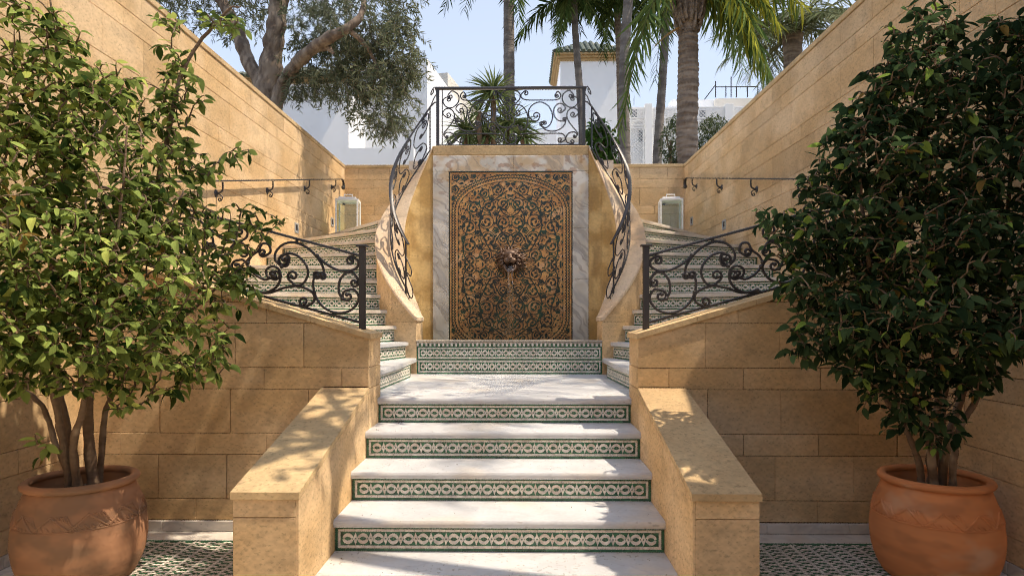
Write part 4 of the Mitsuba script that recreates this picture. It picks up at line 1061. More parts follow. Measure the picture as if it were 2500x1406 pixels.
# (pixel u, v, half width, half height in pixels, half depth in metres, depth): where the masses of leaves sit
blobsL = [(60, 90, 130, 100, .25, 2.9), (150, 250, 170, 110, .30, 2.95), (40, 420, 150, 150, .35, 2.8), (250, 420, 150, 150, .30, 2.95), (395, 330, 60, 110, .2, 3.25), (440, 190, 60, 110, .18, 3.3), (540, 55, 62, 40, .14, 3.3), (400, 60, 40, 30, .12, 3.3), (270, 215, 90, 60, .2, 3.0),
          (480, 400, 70, 50, .18, 3.45), (590, 385, 38, 32, .1, 3.5), (420, 520, 120, 110, .25, 3.25), (600, 540, 90, 45, .18, 3.5), (540, 640, 95, 70, .22, 3.45), (130, 620, 190, 150, .38, 2.75), (340, 680, 170, 130, .32, 2.9), (560, 720, 70, 60, .18, 3.4),
          (90, 800, 150, 90, .30, 2.7), (270, 820, 170, 90, .30, 2.85), (460, 830, 110, 80, .22, 3.2), (420, 930, 70, 45, .16, 3.2), (310, 930, 50, 90, .14, 3.0), (40, 760, 120, 120, .3, 2.6), (95, 1090, 24, 40, .05, 3.0), (10, 930, 40, 50, .12, 2.7), (190, 920, 120, 45, .2, 2.9), (70, 900, 70, 45, .15, 2.75), (500, 890, 70, 45, .16, 3.3), (330, 560, 140, 90, .25, 3.05), (120, 300, 120, 80, .22, 2.95)]
fig_tree('fig tree with leaves in bright sunlit tones in the left pot', 'left', LPX, LPY, stemsL, blobsL, [(.026, .052, .014), (.42, .54, .15), (.55, .62, .16)], .063, 3300, .7)  # bright palette end paints sun highlights into the leaf colour
stemsR = [([RB + [.0, .0, 0], *px((2275, 1080, 3.3), (2290, 950, 3.25), (2280, 760, 3.2), (2270, 500, 3.1), (2270, 250, 3.05), (2275, 20, 3.0))], .030, .007),
          ([RB + [.05, .02, 0], *px((2310, 1090, 3.3), (2350, 960, 3.3), (2420, 800, 3.3), (2460, 600, 3.2), (2480, 300, 3.15), (2500, 60, 3.1))], .030, .008),
          ([RB + [-.06, .0, 0], *px((2240, 1110, 3.3), (2205, 1030, 3.35), (2120, 900, 3.4), (2040, 760, 3.4), (1960, 640, 3.45), (1860, 530, 3.45))], .024, .006),
          ([RB + [-.02, -.04, 0], *px((2265, 1080, 3.2), (2230, 960, 3.1), (2150, 800, 3.05), (2110, 600, 3.0), (2100, 380, 3.0), (2140, 230, 3.0))], .026, .007),
          ([RB + [.06, -.04, 0], *px((2330, 1080, 3.2), (2390, 960, 3.15), (2440, 860, 3.1), (2560, 760, 3.0), (2600, 600, 2.9))], .024, .008),
          ([RB + [.01, .06, 0], *px((2300, 1080, 3.4), (2320, 900, 3.45), (2330, 700, 3.45), (2370, 500, 3.4), (2370, 350, 3.4))], .024, .007)]
blobsR = [(2240, 80, 75, 75, .2, 3.0), (2230, 230, 125, 110, .28, 3.0), (2390, 260, 80, 90, .25, 3.15), (2480, 130, 45, 90, .2, 3.1), (2130, 380, 120, 100, .3, 3.0), (2300, 420, 160, 130, .34, 3.05), (2470, 420, 90, 170, .3, 3.0), (2020, 350, 28, 26, .08, 3.1),
          (2070, 540, 130, 110, .30, 3.05), (2250, 600, 180, 130, .38, 2.95), (2440, 650, 120, 150, .3, 2.95), (1960, 580, 90, 75, .2, 3.25), (1880, 530, 48, 28, .1, 3.4), (2010, 690, 110, 80, .25, 3.15), (2180, 760, 170, 100, .34, 2.9), (2380, 800, 140, 90, .3, 2.9), (2040, 800, 110, 70, .2, 3.1),
          (1980, 860, 60, 24, .1, 3.2), (2200, 880, 110, 60, .22, 3.0), (2150, 960, 55, 50, .12, 3.15), (2250, 1000, 80, 50, .16, 3.1), (2300, 1060, 50, 45, .1, 3.1), (2480, 820, 60, 70, .2, 2.9), (2330, 90, 26, 50, .08, 3.0), (2180, 1030, 30, 30, .08, 3.2), (2110, 300, 70, 80, .2, 3.05), (2450, 90, 60, 70, .2, 3.1), (2475, 260, 60, 120, .25, 3.1), (2030, 450, 70, 60, .2, 3.15), (2340, 190, 60, 80, .2, 3.1), (2330, 910, 110, 55, .22, 3.1), (2160, 200, 50, 60, .15, 3.0), (2130, 880, 100, 60, .2, 3.1)]
fig_tree('fig tree with dense glossy leaves in dark shaded tones in the right pot', 'right', RPX, RPY, stemsR, blobsR, [(.016, .034, .016), (.11, .18, .075), (.24, .36, .07)], .066, 4600, .2)  # same kind of tree in a darker palette: shade painted into the leaves
# ================================================================ TREES BEHIND THE WALLS
GZ = 2.95
def strip_leaf(w=.10):
    """A narrow blade of unit length, bent along its middle."""
    V = np.array([[-w * .5, 0, 0], [w * .5, 0, 0], [-w, .35, .0], [w, .35, .0], [-w * .7, .7, -.04], [w * .7, .7, -.04], [0, 1, -.10]])
    return V, np.array([[0, 1, 3], [0, 3, 2], [2, 3, 5], [2, 5, 4], [4, 5, 6]])
def olive_tree():
    w = thing('olive_tree', 'olive tree with three pale limbs and a hanging grey green crown, left of the railing', 'tree')
    Y0 = 9.0
    limbs = [(px((655, 330, 9.0), (652, 250, 9.0), (636, 205, 9.0), (606, 150, 9.05), (588, 100, 9.1), (570, 60, 9.15), (545, 10, 9.2), (480, -80, 9.3)), [.15, .13, .105, .10, .095, .09, .08, .05]),
             (px((660, 340, 8.95), (648, 265, 8.95), (652, 215, 8.95), (664, 140, 8.95), (672, 80, 8.9), (680, 20, 8.9), (690, -60, 8.9), (700, -160, 8.9)), [.19, .17, .16, .14, .13, .125, .11, .07]),
             (px((650, 330, 8.8), (672, 262, 8.8), (690, 210, 8.75), (722, 160, 8.4), (760, 122, 8.1), (800, 95, 7.9), (845, 72, 7.8), (880, 40, 7.9), (890, -10, 8.1)), [.11, .098, .088, .082, .078, .07, .058, .04, .025]),
             (px((845, 72, 7.8), (865, 85, 7.9), (905, 130, 8.1), (930, 200, 8.3)), [.045, .035, .025, .012]), (px((770, 118, 8.05), (800, 118, 8.0), (815, 132, 8.0)), [.05, .04, .02])]
    for i, (p, r) in enumerate(limbs):
        q = crom(p, 8); rr = np.interp(np.linspace(0, 1, len(q)), np.linspace(0, 1, len(r)), r); rr = rr * (1 + .06 * np.sin(np.arange(len(q)) * .9 + i))
        v, f = sweep(q, rr, 14); nz = meshkit.fbm(v * 9.0, 3) - .5; c = np.repeat(q, 14, 0); v = v + (v - c) * nz[:, None] * .55
        add(w, 'limb' if i < 3 else 'branch', (v, f), 'm_olive_bark', smooth=True)
    base = at(655, 300, 9.0); add(w, 'trunk', sweep([base + [0, 0, -1.2], base + [0, 0, -.5], base + [0, 0, .15]], [.34, .28, .22], 14), 'm_olive_bark', smooth=True)
    blobs = [(880, 60, 130, 90, .6, 8.3), (960, 120, 80, 110, .5, 8.2), (930, 240, 95, 90, .5, 8.2), (850, 190, 90, 60, .4, 8.35), (760, 60, 70, 70, .5, 8.6), (740, 190, 40, 40, .2, 8.6), (730, 225, 40, 22, .15, 8.6), (955, 300, 40, 35, .2, 8.2), (790, 205, 50, 24, .2, 8.5), (620, 10, 60, 55, .5, 9.3),
             (470, 10, 100, 45, .5, 9.4), (560, 60, 25, 45, .2, 9.3), (400, -20, 60, 40, .4, 9.4), (1010, 150, 26, 60, .2, 8.2), (985, 20, 40, 60, .3, 8.3), (800, 130, 120, 60, .4, 8.7), (900, 150, 110, 90, .5, 8.6), (820, -60, 200, 60, .7, 8.6), (590, -60, 200, 50, .6, 9.3)]
    wts = np.array([b[2] * b[3] for b in blobs], float); wts /= wts.sum(); pos, d, tw_ = [], [], []
    for b, k in zip(blobs, (wts * 2300).astype(int) + 8):
        c = at(b[0], b[1], b[5]); s = b[5] / F_PX
        for _ in range(k):                           # drooping sprays of narrow leaves
            u = rng.normal(0, 1, 3); u /= np.linalg.norm(u); p = c + u * rng.uniform(.15, 1) ** .45 * np.array([b[2] * s, b[4], b[3] * s])
            t = np.array([rng.normal(0, .5), rng.normal(0, .5), -rng.uniform(.1, 1.0)]); t /= np.linalg.norm(t); L = rng.uniform(.12, .26)
            tw_.append(sweep([p, p + t * L * .5 + [0, 0, .012], p + t * L], [.0022, .0018, .001], 3, caps=False))
            m = int(rng.integers(9, 15))
            for j in range(m):
                a = rng.normal(0, 1, 3); a -= t * (a @ t); a /= np.linalg.norm(a)
                pos.append(p + t * L * (j + .5) / m); d.append(t * rng.uniform(.4, 1.1) + a)
    pos, d = np.array(pos), np.array(d); n = len(pos); tt = rng.uniform(0, 1, n)[:, None] ** 1.3
    col = np.array([.075, .095, .048]) * (1 - tt) + np.array([.25, .27, .175]) * tt
    v, f, c = scatter(strip_leaf(.10), pos, d, np.array([0, 0, 1.0]) + rng.normal(0, .6, (n, 3)), rng.normal(0, .6, n), rng.uniform(.05, .095, n), col)
    k = add(w, 'crown', (v, f), 'm_leaf_matt', smooth=True, color=c, kind='stuff'); add(w, 'twigs', cat(tw_), 'm_olive_bark', kind='stuff')
olive_tree()

def frond(base, tip, sag, nl, ll, w=.055, hang=.7, spread=1.0, seed=0):
    """A feather palm frond from base to tip: the midrib and its two rows of leaflets."""
    r = np.random.default_rng(seed); base, tip = np.asarray(base, float), np.asarray(tip, float)
    t = np.linspace(0, 1, 26); q = base + (tip - base) * t[:, None] + np.array([0, 0, 1.0]) * (sag * 4 * t * (1 - t))[:, None]
    tg = np.gradient(q, axis=0); tg /= np.linalg.norm(tg, axis=1, keepdims=True)
    L = np.linalg.norm(np.diff(q, axis=0), axis=1).sum()
    rib = sweep(q, np.linspace(.022, .004, 26) * L / 2.2, 5)
    pos, d, sz = [], [], []
    for i in range(nl):
        s = .06 + .94 * (i + .5) / nl; p = np.array([np.interp(s, t, q[:, k]) for k in range(3)]); g = np.array([np.interp(s, t, tg[:, k]) for k in range(3)])
        side = np.cross(g, [0, 0, 1.0]); side /= np.linalg.norm(side) + 1e-9; nrm = np.cross(side, g)
        for sg in (-1, 1):
            for _ in range(1):
                dd = side * sg * spread * r.uniform(.75, 1.1) + g * r.uniform(.35, .8) * (.6 + s) + nrm * r.uniform(-.25, .35) + np.array([0, 0, -hang * r.uniform(.2, 1)])
                pos.append(p); d.append(dd); sz.append(ll * (1 - .55 * max(0, s - .5) / .5) * min(1, .45 + 2.2 * s) * r.uniform(.85, 1.1))
    pos, d, sz = np.array(pos), np.array(d), np.array(sz); n = len(pos)
    return rib, (pos, d, sz)
BLADE = (np.array([[-.5, 0, 0], [.5, 0, 0], [-1, .3, .015], [1, .3, .015], [-.8, .62, -.04], [.8, .62, -.04], [-.35, .86, -.13], [.35, .86, -.13], [0, 1, -.2]]) * [.032, 1, 1], np.array([[0, 1, 3], [0, 3, 2], [2, 3, 5], [2, 5, 4], [4, 5, 7], [4, 7, 6], [6, 7, 8]]))
def add_frond(w, base, tip, sag, nl, ll, c0, c1, hang=.7, spread=1.0, wd=1.0, tipc=None):
    seed = int(rng.integers(1e6)); rib, (pos, d, sz) = frond(base, tip, sag, nl, ll, hang=hang, spread=spread, seed=seed); n = len(pos)
    t = rng.uniform(0, 1, n)[:, None]; col = np.array(c0) * (1 - t) + np.array(c1) * t
    if tipc is not None: m = rng.uniform(0, 1, n) < tipc[1]; col[m] = tipc[0]
    v, f, c = scatter((BLADE[0] * [wd, 1, 1], BLADE[1]), pos, d, np.array([0, 0, 1.0]) + rng.normal(0, .35, (n, 3)), rng.normal(0, .5, n), sz, col)
    rv, rf = rib; rc = np.tile(np.array([.14, .15, .06]), (len(rv), 1))
    add(w, 'frond', (np.vstack([v, rv]), np.vstack([f, rf + len(v)])), 'm_leaf_matt', smooth=True, color=np.vstack([c, rc]))
G0, G1, YL = (.06, .11, .03), (.20, .27, .085), ((.36, .36, .05), .45)
def trunk(w, pts, r, mat, rings=0, n=16, amp=.03):
    q = crom(pts, 30); k = len(q); rr = np.interp(np.linspace(0, 1, k), np.linspace(0, 1, len(r)), r)
    if rings: 
        ph = q[:, 2] / rings % 1.0; rr = rr * (1 + amp * (ph - .5) * 2)
    v, f = sweep(q, rr, n); c = np.repeat(q, n, 0); v = v + (v - c) * (meshkit.fbm(v * 7, 3) - .5)[:, None] * .18
    return add(w, 'trunk', (v, f), mat, smooth=50)
def crown(w, top, n, R, ll, nl, wd=1.0, a0=0.0, up=.3, droop=.9, c0=G0, c1=G1):
    for i in range(n):
        a = a0 + 2 * math.pi * i / n + rng.uniform(-.2, .2); e = rng.uniform(-droop, up); r = R * rng.uniform(.85, 1.1)
        add_frond(w, top, top + np.array([r * math.cos(a), r * math.sin(a), r * e]), R * .28, nl, ll, c0, c1, wd=wd, hang=.9)
# the stout palm behind the right wall
p1 = thing('palm_tree', 'stout palm with a ringed brown trunk and swollen fibrous top behind the right wall', 'palm tree')
Y1 = 11.2
b = at(1680, 430, Y1); t_ = at(1681, 60, Y1)
trunk(p1, [np.array([b[0], b[1], GZ - .1]), b, at(1677, 330, Y1), at(1680, 200, Y1), at(1680, 90, Y1), at(1682, 50, Y1)], [.19, .18, .185, .18, .165, .16], 'm_palm_bark', rings=.085, amp=.05, n=22)
boots = []
hz = np.linspace(-.12, .75, 26); bl = lathe(np.column_stack([np.interp(hz, [-.12, 0, .1, .3, .55, .75], [.15, .165, .215, .265, .25, .2]), hz]), 30); bl = (bl[0] * (1 + .22 * (meshkit.fbm(bl[0] * [9, 9, 5], 3)[:, None] - .5) * [1, 1, 0]) + t_, bl[1]); boots.append(bl)
for i in range(46):
    a, h = rng.uniform(0, 6.283), rng.uniform(.0, .6); r0 = .15 + .13 * min(1, (h + .1) / .35); c = t_ + np.array([r0 * .75 * math.cos(a), r0 * .75 * math.sin(a), h])
    q = np.array([c + [0, 0, -.16], c + [.07 * math.cos(a), .07 * math.sin(a), 0], c + [.10 * math.cos(a), .10 * math.sin(a), .24]]); boots.append(sweep(crom(q, 4), np.linspace(.085, .035, 9), 6, .5))
v, f = cat(boots); add(p1, 'leaf_bases', (v + (meshkit.noise(v * 26)[:, None] - .5) * .03, f), 'm_palm_bark', smooth=60)
add(p1, 'dry_sheath', sweep(crom([t_ + [-.14, -.02, -.05], at(1630, 85, Y1), at(1600, 112, Y1 - .05)], 6), np.linspace(.05, .03, 13), 6, .35), 'm_cornice', smooth=60)
top1 = t_ + np.array([0, 0, .55])
add_frond(p1, top1 + [-.1, -.1, 0], at(1515, 322, 10.6), .95, 76, .82, G0, G1, hang=.9, tipc=((.17, .19, .05), .2))
add_frond(p1, top1 + [.1, -.1, 0], at(1885, 205, 10.9), .55, 70, .95, G0, G1, hang=1.2, tipc=((.24, .26, .04), .22))
add_frond(p1, top1 + [.15, .0, .05], at(1900, 60, 10.8), .5, 60, .85, G0, (.16, .19, .04), hang=1.1, tipc=YL)
add_frond(p1, top1 + [.1, .2, .1], at(1815, 180, 12.6), .6, 54, .7, G0, G1, hang=1.1)
add_frond(p1, top1 + [-.1, .1, .1], at(1600, 200, 12.4), .9, 50, .6, G0, G1, hang=.9)
add_frond(p1, top1 + [.15, .1, .1], at(1960, 20, 11.5), .5, 64, .9, G0, (.22, .26, .06), hang=1.0, tipc=YL)
add_frond(p1, top1 + [.15, -.1, .1], at(1850, 120, 10.4), .6, 60, .85, G0, G1, hang=1.2, tipc=YL)
for a in (.5, 1.6, 2.6, 3.7, 4.7, 5.6): add_frond(p1, top1 + [0, 0, .2], top1 + np.array([2.0 * math.cos(a), 2.0 * math.sin(a), .9]), .6, 44, .7, G0, G1)
# slender palms farther back
def slim_palm(label, pts, r, topz, nf, R, ll, mat='m_palm_grey', boots_=False, extra=()):
    w = thing('palm_tree', label, 'palm tree')
    q = [np.array([pts[0][0], pts[0][1], GZ - .1])] + list(pts); q.append(q[-1] + (q[-1] - q[-2]) / np.linalg.norm(q[-1] - q[-2]) * topz)
    trunk(w, q, r, mat, rings=.35, amp=.012)
    top = q[-1]
    if nf: crown(w, top, nf, R, ll, 40, c0=(.028, .052, .016), c1=(.075, .105, .035), wd=1.6)
    for e in extra: add_frond(w, *e)
    return w
slim_palm('tall slender grey palm rising behind the centre of the terrace railing', px((1243, 400, 18), (1243, 200, 18), (1242, 0, 18)), [.17, .165, .16, .15, .14], 1.6, 9, 2.6, .7,
          extra=[(at(1250, -70, 17.5), at(1272, 85, 17.2), .35, 30, .6, G0, G1, .8, 1.0, 1.4)])
slim_palm('leaning slender grey palm in front of the white tower', px((1424, 420, 19), (1421, 300, 19), (1413, 190, 19), (1406, 100, 19), (1402, 20, 19)), [.11, .115, .115, .105, .10, .10, .10], .25, 7, 2.0, .7,
          extra=[(at(1402, -15, 19), at(1362, 128, 18.6), .5, 44, .62, G0, G1, 1.1, 1.0, 1.4), (at(1404, -15, 19), at(1440, 55, 18.7), .4, 40, .6, G0, G1, 1.1, 1.0, 1.4), (at(1402, -15, 19), at(1352, 90, 19.4), .5, 40, .55, G0, G1, 1.1, 1.0, 1.4)])
slim_palm('thin palm with a brown fibrous head beside the thick grey trunk', px((1516, 420, 20), (1512, 150, 20), (1506, 20, 20)), [.10, .10, .10, .10, .11], .2, 7, 1.8, .7, mat='m_palm_bark',
          extra=[(at(1505, -5, 20), at(1481, 115, 19.7), .4, 44, .55, G0, G1, 1.1, 1.0, 1.4), (at(1505, -5, 20), at(1462, 70, 20.3), .4, 40, .5, G0, G1, 1.1, 1.0, 1.4), (at(1507, -5, 20), at(1535, 100, 19.7), .4, 40, .5, G0, G1, 1.1, 1.0, 1.4)])
slim_palm('thick smooth grey palm trunk left of the white lattice', px((1526, 420, 16.5), (1524, 300, 16.5), (1524, 150, 16.5), (1534, 0, 16.5)), [.165, .15, .14, .128, .125, .12], 1.6, 8, 2.4, .7)
slim_palm('slender grey palm before the white lattice building', px((1604, 420, 21), (1608, 330, 21), (1617, 200, 21), (1625, 70, 21)), [.155, .15, .145, .135, .13, .125], 1.2, 8, 2.2, .7)
pf = thing('palm_tree', 'bushy pale green palm crown at the top of the right wall', 'palm tree')
cpos = at(1935, 85, 16.0); trunk(pf, [np.array([cpos[0], cpos[1], GZ]), cpos + [0, 0, -2.5], cpos + [0, 0, -1.0], cpos], [.22, .2, .2, .24], 'm_palm_bark', rings=.1)
for i in range(26):
    a = rng.uniform(0, 6.283); e = rng.uniform(-.5, 1.0); R = rng.uniform(1.4, 2.4)
    add_frond(pf, cpos, cpos + np.array([R * math.cos(a), R * math.sin(a), R * e]), .35, 40, .62, (.11, .14, .06), (.32, .34, .21), hang=.7, wd=1.0)
pz = thing('palm_tree', 'feathery palm outside the right wall that throws dappled shade on the landing', 'palm tree')
zp = np.array([4.75, 5.1, 8.6]); trunk(pz, [np.array([4.8, 5.2, GZ - .1]), np.array([4.8, 5.2, 5.0]), np.array([4.78, 5.15, 7.0]), zp], [.2, .19, .18, .2], 'm_palm_grey', rings=.3, amp=.012)
for i in range(7):
    a = 2 * math.pi * i / 7 + rng.uniform(-.15, .15); R = rng.uniform(1.9, 2.6); add_frond(pz, zp, zp + np.array([R * math.cos(a), R * math.sin(a), R * rng.uniform(-.5, .35)]), .5, 44, .62, G0, G1, wd=.9)
sh = thing('shade_tree', 'broad leaved tree leaning in over the courtyard above the picture, dappling the left parapet', 'tree')
bq = crom([(3.1, 2.2, GZ - .1), (3.0, 2.3, 4.2), (2.2, 2.6, 5.2), (1.3, 3.0, 5.6), (.5, 3.3, 5.6)], 8); add(sh, 'trunk', sweep(bq, np.linspace(.13, .03, len(bq)), 10), 'm_ficus_bark', smooth=True)
for e in ((.9, 4.0, 5.3), (1.0, 2.4, 5.2), (.2, 2.7, 5.2), (.0, 3.7, 5.1), (1.6, 3.6, 5.5)): add(sh, 'limb', sweep(crom([bq[20], (bq[20] + e) / 2 + [0, 0, .1], e], 6), np.linspace(.045, .012, 13), 7), 'm_ficus_bark', smooth=True)
n = 1500; cl = rng.integers(0, 26, n); cc_ = np.column_stack([rng.uniform(-.15, 1.35, 26), rng.uniform(2.4, 4.1, 26), rng.uniform(4.9, 5.6, 26)]); ps = cc_[cl] + rng.normal(0, .15, (n, 3)); t = rng.uniform(0, 1, (n, 1))
vv_, ff_, c2_ = scatter(leaf_template(.1, .3), ps, rng.normal(0, 1, (n, 3)) + [0, 0, -.4], np.array([0, 0, 1.0]) + rng.normal(0, .3, (n, 3)), rng.normal(0, .4, n), rng.uniform(.07, .12, n), np.array([.03, .07, .015]) * (1 - t) + np.array([.10, .18, .04]) * t)
add(sh, 'crown', (vv_, ff_), 'm_leaf', smooth=True, color=c2_, kind='stuff')
# dragon-tree like plant behind the railing
yu = thing('spiky_plant', 'spiky sword leaved plant with several heads behind the terrace railing', 'plant')
Yk = 11.0
for (u, v, R, k) in ((1205, 225, .52, 170), (1140, 318, .50, 140), (1243, 300, .56, 170), (1188, 330, .48, 130), (1275, 335, .48, 100), (1170, 275, .40, 60)):
    c = at(u, v, Yk + rng.uniform(-.3, .3)); n = k; z = rng.uniform(-.65, 1, n); a = rng.uniform(0, 6.283, n); s = np.sqrt(1 - np.minimum(1, z * z))
    d = np.column_stack([s * np.cos(a), s * np.sin(a), z]); t = rng.uniform(0, 1, n)[:, None]; col = np.array([.06, .095, .035]) * (1 - t) + np.array([.24, .29, .12]) * t
    tplv = np.array([[-.5, 0, 0], [.5, 0, 0], [-1, .3, .02], [1, .3, .02], [-.8, .65, -.06], [.8, .65, -.06], [0, 1, -.22]]) * [.031, 1, 1]
    vv_, ff_, cc_ = scatter((tplv, strip_leaf()[1]), np.tile(c, (n, 1)) + d * .04, d, np.tile([0, 0, 1.0], (n, 1)) + rng.normal(0, .3, (n, 3)), rng.normal(0, .4, n), R * rng.uniform(.7, 1.1, n) * (1.05 - .25 * z), col)
    add(yu, 'leaf_head', (vv_, ff_), 'm_leaf_matt', smooth=True, color=cc_)
    add(yu, 'stem', sweep(crom([np.array([at(1205, 300, Yk)[0] + (c[0] - at(1205, 300, Yk)[0]) * .3, Yk, ZTER]), c + [0, 0, -.35], c], 5), .05, 8), 'm_ficus_bark', smooth=True)
def bush(name, label, blobs, n, size, c0, c1, wd):
    w = thing(name, label, 'bush'); pos = []
    tot = sum(b[2] * b[3] for b in blobs)
    for b in blobs:
        c = at(b[0], b[1], b[5]); s = b[5] / F_PX; k = int(n * b[2] * b[3] / tot); u = rng.normal(0, 1, (k, 3)); u /= np.linalg.norm(u, axis=1, keepdims=True); pos.append(c + u * rng.uniform(.2, 1, (k, 1)) ** .4 * [b[2] * s, b[4], b[3] * s])
    pos = np.vstack(pos); k = len(pos); d = rng.normal(0, 1, (k, 3)) + [0, 0, -.5]; t = rng.uniform(0, 1, (k, 1)); col = np.array(c0) * (1 - t) + np.array(c1) * t
    v, f, c = scatter((leaf_template(.1, .3)[0] * [wd, 1, 1], leaf_template()[1]), pos, d, np.tile([0, 0, 1.0], (k, 1)) + rng.normal(0, .4, (k, 3)), rng.normal(0, .4, k), size * rng.uniform(.6, 1.1, k), col)
    add(w, 'foliage', (v, f), 'm_leaf', smooth=True, color=c, kind='stuff')
    b0 = blobs[0]; c = at(b0[0], b0[1], b0[5]); add(w, 'stem', cat([sweep(crom([np.array([c[0] + rng.normal(0, .03), c[1], GZ]), (c + [0, 0, GZ]) / 2 + [c[0] / 2 + rng.normal(0, .06), c[1] / 2, 0], c + rng.normal(0, .1, 3)], 4), .02, 6) for _ in range(5)]), 'm_ficus_bark')
bush('leafy_bush', 'leafy green bush behind the curved right railing', [(1468, 345, 34, 48, .3, 11.5), (1460, 320, 26, 26, .2, 11.5), (1475, 390, 32, 40, .3, 11.5)], 1100, .13, (.03, .075, .015), (.10, .19, .04), 1.0)
bush('grey_bush', 'grey green bush in front of the white lattice, behind the right wall', [(1640, 350, 30, 60, .6, 14), (1720, 350, 50, 60, .6, 14), (1745, 310, 30, 30, .4, 14), (1655, 300, 24, 26, .3, 14), (1690, 380, 70, 40, .5, 14)], 4200, .10, (.035, .055, .025), (.13, .16, .085), .45)

# ================================================================ WHITE BUILDINGS
def wallbox(w, name, u0, u1, v, Y, depth, mat, z0=GZ, turn=0.0):
    """A block whose front face spans pixels u0..u1 with its top at v, DEPTH deep, turned by TURN radians about its near right corner."""
    a, b = at(u0, v, Y), at(u1, v, Y); L = b[0] - a[0]; c, s = math.cos(turn), math.sin(turn)
    m = box(-L, 0, 0, depth, z0, a[2]); add(w, name, place(m, (b[0], Y, 0), (c, -s, 0), (s, c, 0), (0, 0, 1)), mat)
    return a, b
def tiled_roof(w, cx, cy, hw, hd, z, rise, over):
    n = max(6, int(2 * (hw + over) / .34)); out = []
    X, D = hw + over, hd + over
    top = np.array([[-X, -D, 0], [X, -D, 0], [X, D, 0], [-X, D, 0], [-max(0, hw - hd), 0, rise], [max(0, hw - hd), 0, rise]]) + [cx, cy, z]
    out.append((top, np.array([[0, 1, 5], [0, 5, 4], [1, 2, 5], [2, 3, 4], [2, 4, 5], [3, 0, 4]])))
    for i in range(n):                            # barrel tiles down the front and side slopes
        x = -X + 2 * X * (i + .5) / n; f_ = 1 - max(0, (abs(x) - max(0, hw - hd))) / (X - max(0, hw - hd)) if abs(x) > max(0, hw - hd) else 1
        p0 = np.array([cx + x, cy - D, z + .03]); p1 = np.array([cx + x, cy - D + D * f_, z + rise * f_ + .03]); out.append(sweep([p0, (p0 + p1) / 2, p1], X / n * .72, 7))
    m = max(6, int(2 * D / .34))
    for i in range(m):
        y = -D + 2 * D * (i + .5) / m; f_ = 1 - abs(y) / D
        for sg in (-1, 1):
            p0 = np.array([cx + sg * X, cy + y, z + .03]); p1 = np.array([cx + sg * (X - (X - max(0, hw - hd)) * f_), cy + y, z + rise * f_ + .03]); out.append(sweep([p0, (p0 + p1) / 2, p1], D / m * .72, 7))
    add(w, 'roof', cat(out), 'm_roof', smooth=40)
def cornice(w, x0, x1, y0, y1, z, h, o):
    for k in range(3): add(w, 'cornice', rbox(x0 - o * (k + 1) / 3, x1 + o * (k + 1) / 3, y0 - o * (k + 1) / 3, y1 + o * (k + 1) / 3, z + h * k / 3, z + h * (k + 1) / 3 - .004, .02), 'm_cornice')
tw_r = thing('white_tower', 'white tower house with an ochre cornice and green tiled roof behind the palms', 'building')
Y = 40.0; a, b = at(1368, 150, Y), at(1519, 150, Y)
add(tw_r, 'wall', box(a[0], b[0], Y, Y + 4.6, GZ, a[2]), 'm_stucco'); cornice(tw_r, a[0], b[0], Y, Y + 4.6, a[2], .42, .40); tiled_roof(tw_r, (a[0] + b[0]) / 2, Y + 2.3, (b[0] - a[0]) / 2, 2.3, a[2] + .42, 1.75, .46)
ml = thing('white_house', 'large white house with an ochre cornice and green tiles behind the olive tree', 'building')
Y = 34.0; a, b = at(560, 206, Y), at(851, 206, Y)
add(ml, 'wall', box(a[0], b[0], Y, Y + 7, GZ, a[2]), 'm_stucco'); cornice(ml, a[0], b[0], Y, Y + 7, a[2], .30, .3); tiled_roof(ml, (a[0] + b[0]) / 2, Y + 3.5, (b[0] - a[0]) / 2, 3.5, a[2] + .30, 1.9, .36)
m2 = thing('white_house', 'tall plain white house with a bright side wall at the left end of the railing', 'building')
wallbox(m2, 'wall', 852, 1043, 145, 37.0, 8.0, 'm_stucco', turn=.146)
m3_ = thing('garden_wall', 'low white garden wall behind the left back wall', 'wall'); wallbox(m3_, 'wall', 836, 1010, 362, 24.0, .4, 'm_stucco')
m4 = thing('white_house', 'distant white house with a grey parapet block and tan eaves behind the railing post', 'building')
wallbox(m4, 'wall', 1020, 1110, 330, 52.0, 6, 'm_stucco'); wallbox(m4, 'parapet_block', 1066, 1093, 178, 56.0, 5, 'm_stucco_grey', turn=.2); wallbox(m4, 'upper_wall', 1066, 1103, 210, 57.5, 8, 'm_stucco_grey', turn=.3)
m5 = thing('garden_wall', 'long low white wall far behind the terrace railing', 'wall'); wallbox(m5, 'wall', 1085, 1370, 318, 46.0, .5, 'm_stucco'); wallbox(m5, 'doorway_panel', 1075, 1098, 338, 45.9, .06, 'm_roof')
m6 = thing('white_annex', 'low white annex in front of the tower with a grey band', 'building'); wallbox(m6, 'wall', 1362, 1440, 322, 38.0, 3, 'm_stucco'); wallbox(m6, 'band', 1362, 1420, 336, 37.95, .04, 'm_stucco_grey', z0=at(0, 352, 37.95)[2])
lt = thing('lattice_building', 'white building screened with lattice panels behind the palms', 'building')
Y = 42.0
wallbox(lt, 'wall', 1500, 1870, 262, Y, 8, 'm_stucco'); wallbox(lt, 'wall', 1640, 1752, 244, Y + 3, 4, 'm_stucco'); wallbox(lt, 'roof_block', 1748, 1850, 241, Y + 2.5, 4, 'm_stucco_grey')
